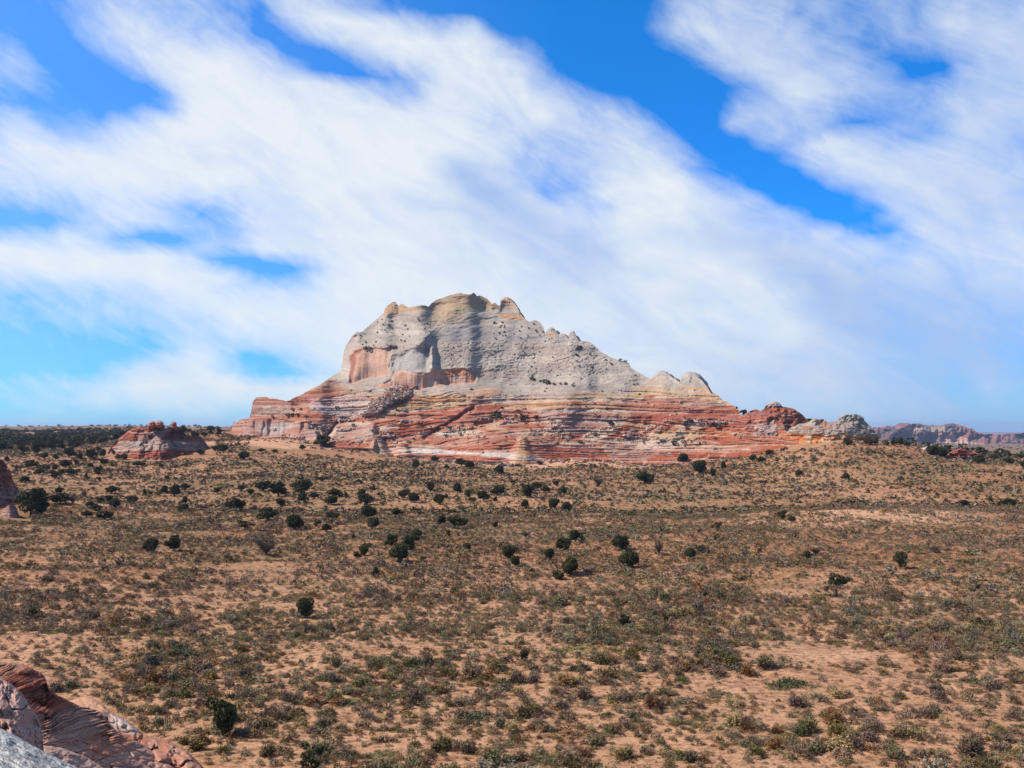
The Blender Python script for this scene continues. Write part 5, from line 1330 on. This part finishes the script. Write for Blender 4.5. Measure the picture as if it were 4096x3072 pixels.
# ---- small tufts, litter and low mats
N = 64000
yt = np.sqrt(rs.uniform(50 ** 2, 230 ** 2, N)); xt = rs.uniform(-1, 1, N) * (.54 * yt + 20); ut = CU + F * xt / yt
m_ = (.5 + .6 * fbm(xt / 5, yt / 5, 3, 130)) > rs.uniform(size=N)
zt = H(xt, yt); vt = HV + F * (EYE - zt) / yt
m_ &= ~(((ut < 800) & (vt > curve(E3)(ut) - 8)) | ((ut > 240) & (ut < 860) & (vt > curve(E4)(ut) - 6)) | ((ut < 95) & (yt > 196)))
xt, yt, zt = xt[m_], yt[m_], zt[m_]; n = len(xt)
tuft = [shrub_arr(200 + i, 6, .13, 'leaf') for i in range(6)]
tc_ = np.array([(.24, .17, .085), (.12, .085, .065), (.17, .14, .07), (.09, .07, .06), (.25, .13, .06)])[rs.choice(5, n, p=[.2, .3, .2, .2, .1])]
tw = rs.uniform(.10, .32, n) * (1 + .4 * sst(yt, 100, 220))
s1 = merge(tuft, np.column_stack([xt, yt, zt - .01]), tw, tw * rs.uniform(.3, .8, n), tc_ * rs.uniform(.8, 1.3, (n, 1)), 8)
mats = []
def mat_at(u, v, wpx, hgt_, c_, n_=1):
    mats.append((u, v, wpx, hgt_, c_))
for a_ in [(120, 2520, 200, .18, (.12, .10, .03)), (560, 2630, 260, .2, (.11, .085, .03)), (240, 2525, 120, .15, (.10, .10, .03)), (2320, 2600, 260, .14, (.16, .17, .05)), (2710, 2580, 260, .14, (.17, .19, .055)), (2230, 2600, 80, .12, (.15, .17, .05)),
            (3150, 2745, 190, .5, (.11, .11, .045)), (3330, 2570, 130, .15, (.13, .09, .03)), (2280, 2940, 240, .2, (.24, .13, .055)), (2500, 2790, 170, .2, (.14, .11, .04)), (1310, 2720, 120, .35, (.10, .095, .045)), (1240, 2385, 190, .1, (.21, .12, .045)), (1150, 2397, 120, .1, (.15, .12, .05)),
            (2560, 2310, 230, .1, (.17, .10, .04)), (2550, 2390, 130, .12, (.13, .12, .06)), (3460, 2385, 220, .1, (.14, .10, .035)), (3660, 2400, 150, .1, (.12, .10, .04)), (1610, 2320, 80, .15, (.13, .10, .04)), (3100, 2555, 120, .15, (.13, .12, .05)), (2360, 2100, 120, .1, (.13, .11, .045)),
            (2700, 2060, 300, .1, (.15, .13, .06)), (2380, 2130, 160, .08, (.14, .11, .045)), (3520, 2100, 70, .25, (.20, .13, .08)), (3490, 2025, 28, .5, (.17, .10, .06)), (3610, 2028, 28, .3, (.17, .10, .06)), (3665, 2042, 26, .3, (.16, .10, .06)), (3270, 2056, 60, .3, (.16, .12, .06)), (1500, 2090, 120, .08, (.14, .12, .05)),
            (1050, 2040, 160, .08, (.13, .11, .05)), (700, 2050, 160, .08, (.14, .12, .05)), (600, 2150, 140, .1, (.16, .13, .07)), (3900, 2120, 160, .2, (.14, .11, .06)), (3680, 2220, 90, .2, (.10, .10, .05)), (1780, 2580, 90, .1, (.12, .12, .04)), (3900, 2730, 120, .3, (.12, .11, .045)), (1560, 2790, 260, .3, (.11, .105, .05)), (1900, 2870, 200, .3, (.12, .11, .065))]:
    mat_at(*a_)
for _ in range(140):
    v_ = 1880 + 1150 * rs.uniform() ** 1.3
    mat_at(rs.uniform(0, 4096), v_, rs.uniform(30, 120) * (.4 + (v_ - 1850) / 1200), rs.uniform(.05, .2), [(.14, .12, .05), (.20, .12, .05), (.12, .11, .04), (.17, .13, .07)][int(rs.integers(0, 4))])
mu = np.array([m[0] for m in mats]); mv = np.array([m[1] for m in mats]); mp_, mD, _o = hit(mu, mv, 45, 500, 400)
XX, YY, CCm, HHm, SSm = [], [], [], [], []
for (u, v, wpx, hg, c_), q, D in zip(mats, mp_, mD):
    if u < 860 and v > float(curve(E3)(np.array(u))) - 20: continue
    wm = wpx * D / F * .5; dm = wm * rs.uniform(.5, .9)
    k_ = int(min(260, 9 * wm * dm / (.035 + .0000035 * D * D)))
    a_ = rs.uniform(0, 6.283, k_); rr = rs.uniform(size=k_) ** .7 * (1 + .3 * np.sin(a_ * 3 + u)) * 1.15
    XX.append(q[0] + wm * rr * np.cos(a_)); YY.append(q[1] + dm * rr * np.sin(a_)); CCm.append(np.tile(c_, (k_, 1)) * rs.uniform(.7, 1.3, (k_, 1)))
    HHm.append(hg * np.clip(1.2 - rr, .25, 1)); SSm.append(np.full(k_, .16 + .0011 * D) * rs.uniform(.7, 1.3, k_))
XX = np.concatenate(XX); YY = np.concatenate(YY); ZZ = H(XX, YY); SSm = np.concatenate(SSm); HHm = np.concatenate(HHm)
s2 = merge(tuft, np.column_stack([XX, YY, ZZ]), SSm * 1.6, np.maximum(HHm, .06), np.concatenate(CCm), 9)
tag(add("ground_cover", mk_mesh("ground_cover", np.concatenate([s1[0], s2[0]]), np.concatenate([s1[1], s2[1] + len(s1[0])]), np.concatenate([s1[2], s2[2]]), False, M_fol)), kind='stuff')

# ------------------------------------------------------------------ dark bushes on the ledges of the rocks
M_bush = simple_mat(bpy.data.materials.new("ledge_bush_foliage"), (.055, .052, .04), .4, 2.0)
BUSH = [mk_mesh("ledge_bush", *merge([mini(300 + s, 46, .13)], np.array([[0, 0, -.1]]), np.array([1.0]), np.array([1.0]), np.zeros((1, 3)), s)[:2], None, False, M_bush) for s in range(4)]
rb = np.random.default_rng(9)
spots = [(1457, 1396, 14), (1470, 1393, 16), (1484, 1396, 12), (1556, 1393, 14), (1566, 1392, 16), (1580, 1392, 14), (1665, 1556, 16), (2006, 1634, 12), (1348, 1636, 18), (1990, 1668, 34), (2148, 1672, 16), (2125, 1516, 16), (2135, 1520, 14), (2160, 1527, 12), (2178, 1532, 22), (2190, 1536, 20),
         (2215, 1538, 12), (2240, 1537, 12), (2262, 1538, 14), (2290, 1543, 14), (1905, 1688, 12), (2427, 1637, 14), (2440, 1694, 22), (2446, 1701, 18), (2760, 1687, 18), (2744, 1702, 24), (2870, 1712, 28), (2850, 1700, 14), (2903, 1700, 18), (3047, 1706, 14), (2762, 1693, 16), (1845, 1742, 14), (1780, 1744, 14),
         (2320, 1772, 18), (2245, 1730, 18), (2212, 1720, 16), (2380, 1745, 22), (2648, 1770, 20), (2700, 1780, 26), (2732, 1772, 18), (2860, 1756, 12), (1150, 1664, 18), (1170, 1663, 16), (1190, 1665, 18), (1225, 1671, 16), (1090, 1668, 12), (1170, 1640, 14), (1205, 1640, 12), (1365, 1675, 14), (1380, 1676, 12), (1413, 1704, 16),
         (2085, 1668, 20), (2105, 1672, 18), (2140, 1676, 20), (2090, 1680, 18), (2060, 1666, 14), (1900, 1700, 14), (2320, 1394, 16), (2306, 1398, 14), (2360, 1418, 10), (2305, 1422, 10), (2480, 1444, 14), (2500, 1448, 12)]
for _ in range(235):
    z_ = rb.uniform()
    if z_ < .22: q = (rb.uniform(1440, 1730), rb.uniform(1270, 1395))
    elif z_ < .40: q = (rb.uniform(1960, 2260), rb.uniform(1280, 1370))
    elif z_ < .62: q = (rb.uniform(1750, 2600), rb.uniform(1380, 1540))
    else: q = (rb.uniform(1150, 2950), rb.uniform(1560, 1810))
    if q[1] < float(sil(np.array(q[0]))) + 12 or q[1] > float(basec(np.array(q[0]))) - 8: continue
    if float(pm(np.array([q[0]]), np.array([q[1]]), ALC, 6)[0]) + float(pm(np.array([q[0]]), np.array([q[1]]), PINKC, 6)[0]) > .2: continue
    spots.append((*q, rb.uniform(4, 9)))
bi = []
for (u, v, w_) in spots:
    p = on_face(u, v); m = p[1] / F
    o = add("ledge_bush", BUSH[int(rb.integers(0, 4))], None, p + np.array([0, -.3, -.1]))
    o.scale = (w_ * m * 1.15, w_ * m * 1.15, w_ * m * .85); o.rotation_euler = (0, 0, rb.uniform(0, 6.28))
    tag(o, None, "bush", "dark bushes dotted over the butte")
    bi.append((o, u, v, f"{'big' if w_ > 17 else 'small' if w_ < 9 else 'medium'} dark bush on the butte"))
name_all(bi, [(1850, 1180, "the butte summit"), (1500, 1300, "the dome's upper left slope"), (1500, 1396, "the lip of the pink cliff"), (1620, 1360, "the bowl left of the nose ridge"), (1750, 1350, "the nose ridge"), (2040, 1270, "the summit knob"), (2180, 1340, "the first ridge knob"),
              (2290, 1370, "the beak shaped knob"), (2000, 1430, "the jointed white face"), (2200, 1450, "the middle of the white slope"), (2400, 1480, "the right white slope"), (2660, 1540, "the smaller pale dome"), (2780, 1590, "the larger pale dome"), (1905, 1500, "the alcove's right end"),
              (1600, 1570, "the pale rubble below the alcove"), (1350, 1636, "the left skirt"), (1170, 1665, "the left block ledge"), (1500, 1730, "the small lower left cone"), (1720, 1620, "the ochre patch"), (1800, 1690, "the diagonal shadowed gully"), (2000, 1670, "the bright red band"),
              (2090, 1740, "the ochre cone at the butte foot"), (2200, 1600, "the tan cross-bedded band"), (2400, 1650, "the middle right skirt"), (2700, 1660, "the right red band"), (2350, 1770, "the dark red lower patch"), (2620, 1760, "the sandy ledge at lower right"), (2870, 1720, "the sand pocket under the notch"), (2200, 1525, "the shelf under the white face")])
# fallen blocks: on the rubble chute, over the ledges and along the foot
def pebble(seed):
    r = np.random.default_rng(seed)
    a = r.normal(size=(8, 3)) * .12 + np.array([(x, y, z) for z in (0, .75) for y in (-.45, .45) for x in (-.5, .5)])
    return a, np.array([(0, 2, 3, 1), (4, 5, 7, 6), (0, 1, 5, 4), (2, 6, 7, 3), (0, 4, 6, 2), (1, 3, 7, 5)])
pebs = [pebble(s) for s in range(8)]
pp, pwid, pc = [], [], []
qu, qv = rb.uniform(1180, 2950, 9000), rb.uniform(1548, 1815, 9000)
qu = np.concatenate([qu, rb.uniform(1450, 1650, 2500)]); qv = np.concatenate([qv, rb.uniform(1545, 1665, 2500)])
tl = pm(qu, qv, [(1590, 1548), (1645, 1556), (1640, 1580), (1560, 1615), (1510, 1650), (1455, 1662), (1480, 1625), (1530, 1585), (1560, 1555)], 8)
r2 = sst(fbm(qu / 90, qv / 26, 3, 83), 0.15, 0.5) * sst(qv, 1660, 1690) * sst(-qv, -1790, -1760)
kk = (rb.uniform(size=len(qu)) < np.maximum(np.maximum(tl, .22 * r2), .006)) & (qv > sil(qu) + 14) & (qv < basec(qu) - 3)
for a_, b_ in zip(qu[kk], qv[kk]):
    pp.append(on_face(a_, b_) + np.array([0, -.2, -.15])); pwid.append(rb.uniform(.7, 2.0)); pc.append([(.50, .36, .28), (.42, .20, .13), (.36, .30, .26)][int(rb.integers(0, 3))])
bu = rb.uniform(930, 2950, 900); bv = basec(bu) + rb.exponential(7, 900) - 2
q_, qD, _o = hit(bu, bv, 300, 700, 500)
for p in q_: pp.append(p + np.array([0, 0, -.1])); pwid.append(rb.uniform(.4, 1.5)); pc.append([(.42, .20, .13), (.38, .30, .26), (.34, .12, .08)][int(rb.integers(0, 3))])
pwid = np.array(pwid)
v, f, c = merge(pebs, np.array(pp), pwid, pwid * rb.uniform(.4, .8, len(pwid)), np.array(pc) * rb.uniform(.7, 1.1, (len(pc), 1)), 21)
tag(add("rubble", mk_mesh("rubble", v, f, c, False, M_near)), kind='stuff')
# grey-purple bare brush along the foot of the butte
nb_ = 90
bu = rb.uniform(1160, 2160, nb_); bv = basec(bu) + rb.uniform(4, 26, nb_)
bp_, bD, _o = hit(bu, bv, 300, 700, 500)
bw = rb.uniform(1.2, 3.2, nb_)
v, f, c = merge([shrub_arr(400 + i, 60, .06, 'blade') for i in range(4)], bp_, bw * 1.5, bw * .45, np.tile([.17, .135, .14], (nb_, 1)) * rb.uniform(.7, 1.2, (nb_, 1)), 12)
tag(add("foot_brush", mk_mesh("foot_brush", v, f, c, False, M_fol)), kind='stuff')

# ------------------------------------------------------------------ haze
def add_haze(x0, x1, y0, y1, z0, z1, dens):
    v = [(x, y, z) for z in (z0, z1) for y in (y0, y1) for x in (x0, x1)]
    f = [(0, 2, 3, 1), (4, 5, 7, 6), (0, 1, 5, 4), (2, 6, 7, 3), (0, 4, 6, 2), (1, 3, 7, 5)]
    me = mk_mesh("haze", v, f, None, False)
    m = bpy.data.materials.new("haze_air"); m.use_nodes = True; t = NT(m.node_tree); t.n.clear()
    pv = t.new('ShaderNodeVolumePrincipled'); pv.inputs['Color'].default_value = (.62, .74, 1, 1); pv.inputs['Density'].default_value = dens; pv.inputs['Anisotropy'].default_value = .2
    o = t.new('ShaderNodeOutputMaterial'); t.l.new(pv.outputs[0], o.inputs['Volume'])
    me.materials.append(m)
    tag(add("haze", me), kind='stuff')
HAZE = 6e-5
if HAZE: add_haze(-21000, 21000, -60, 20100, -140, float(bpts[..., 2].max()) + 6, HAZE)
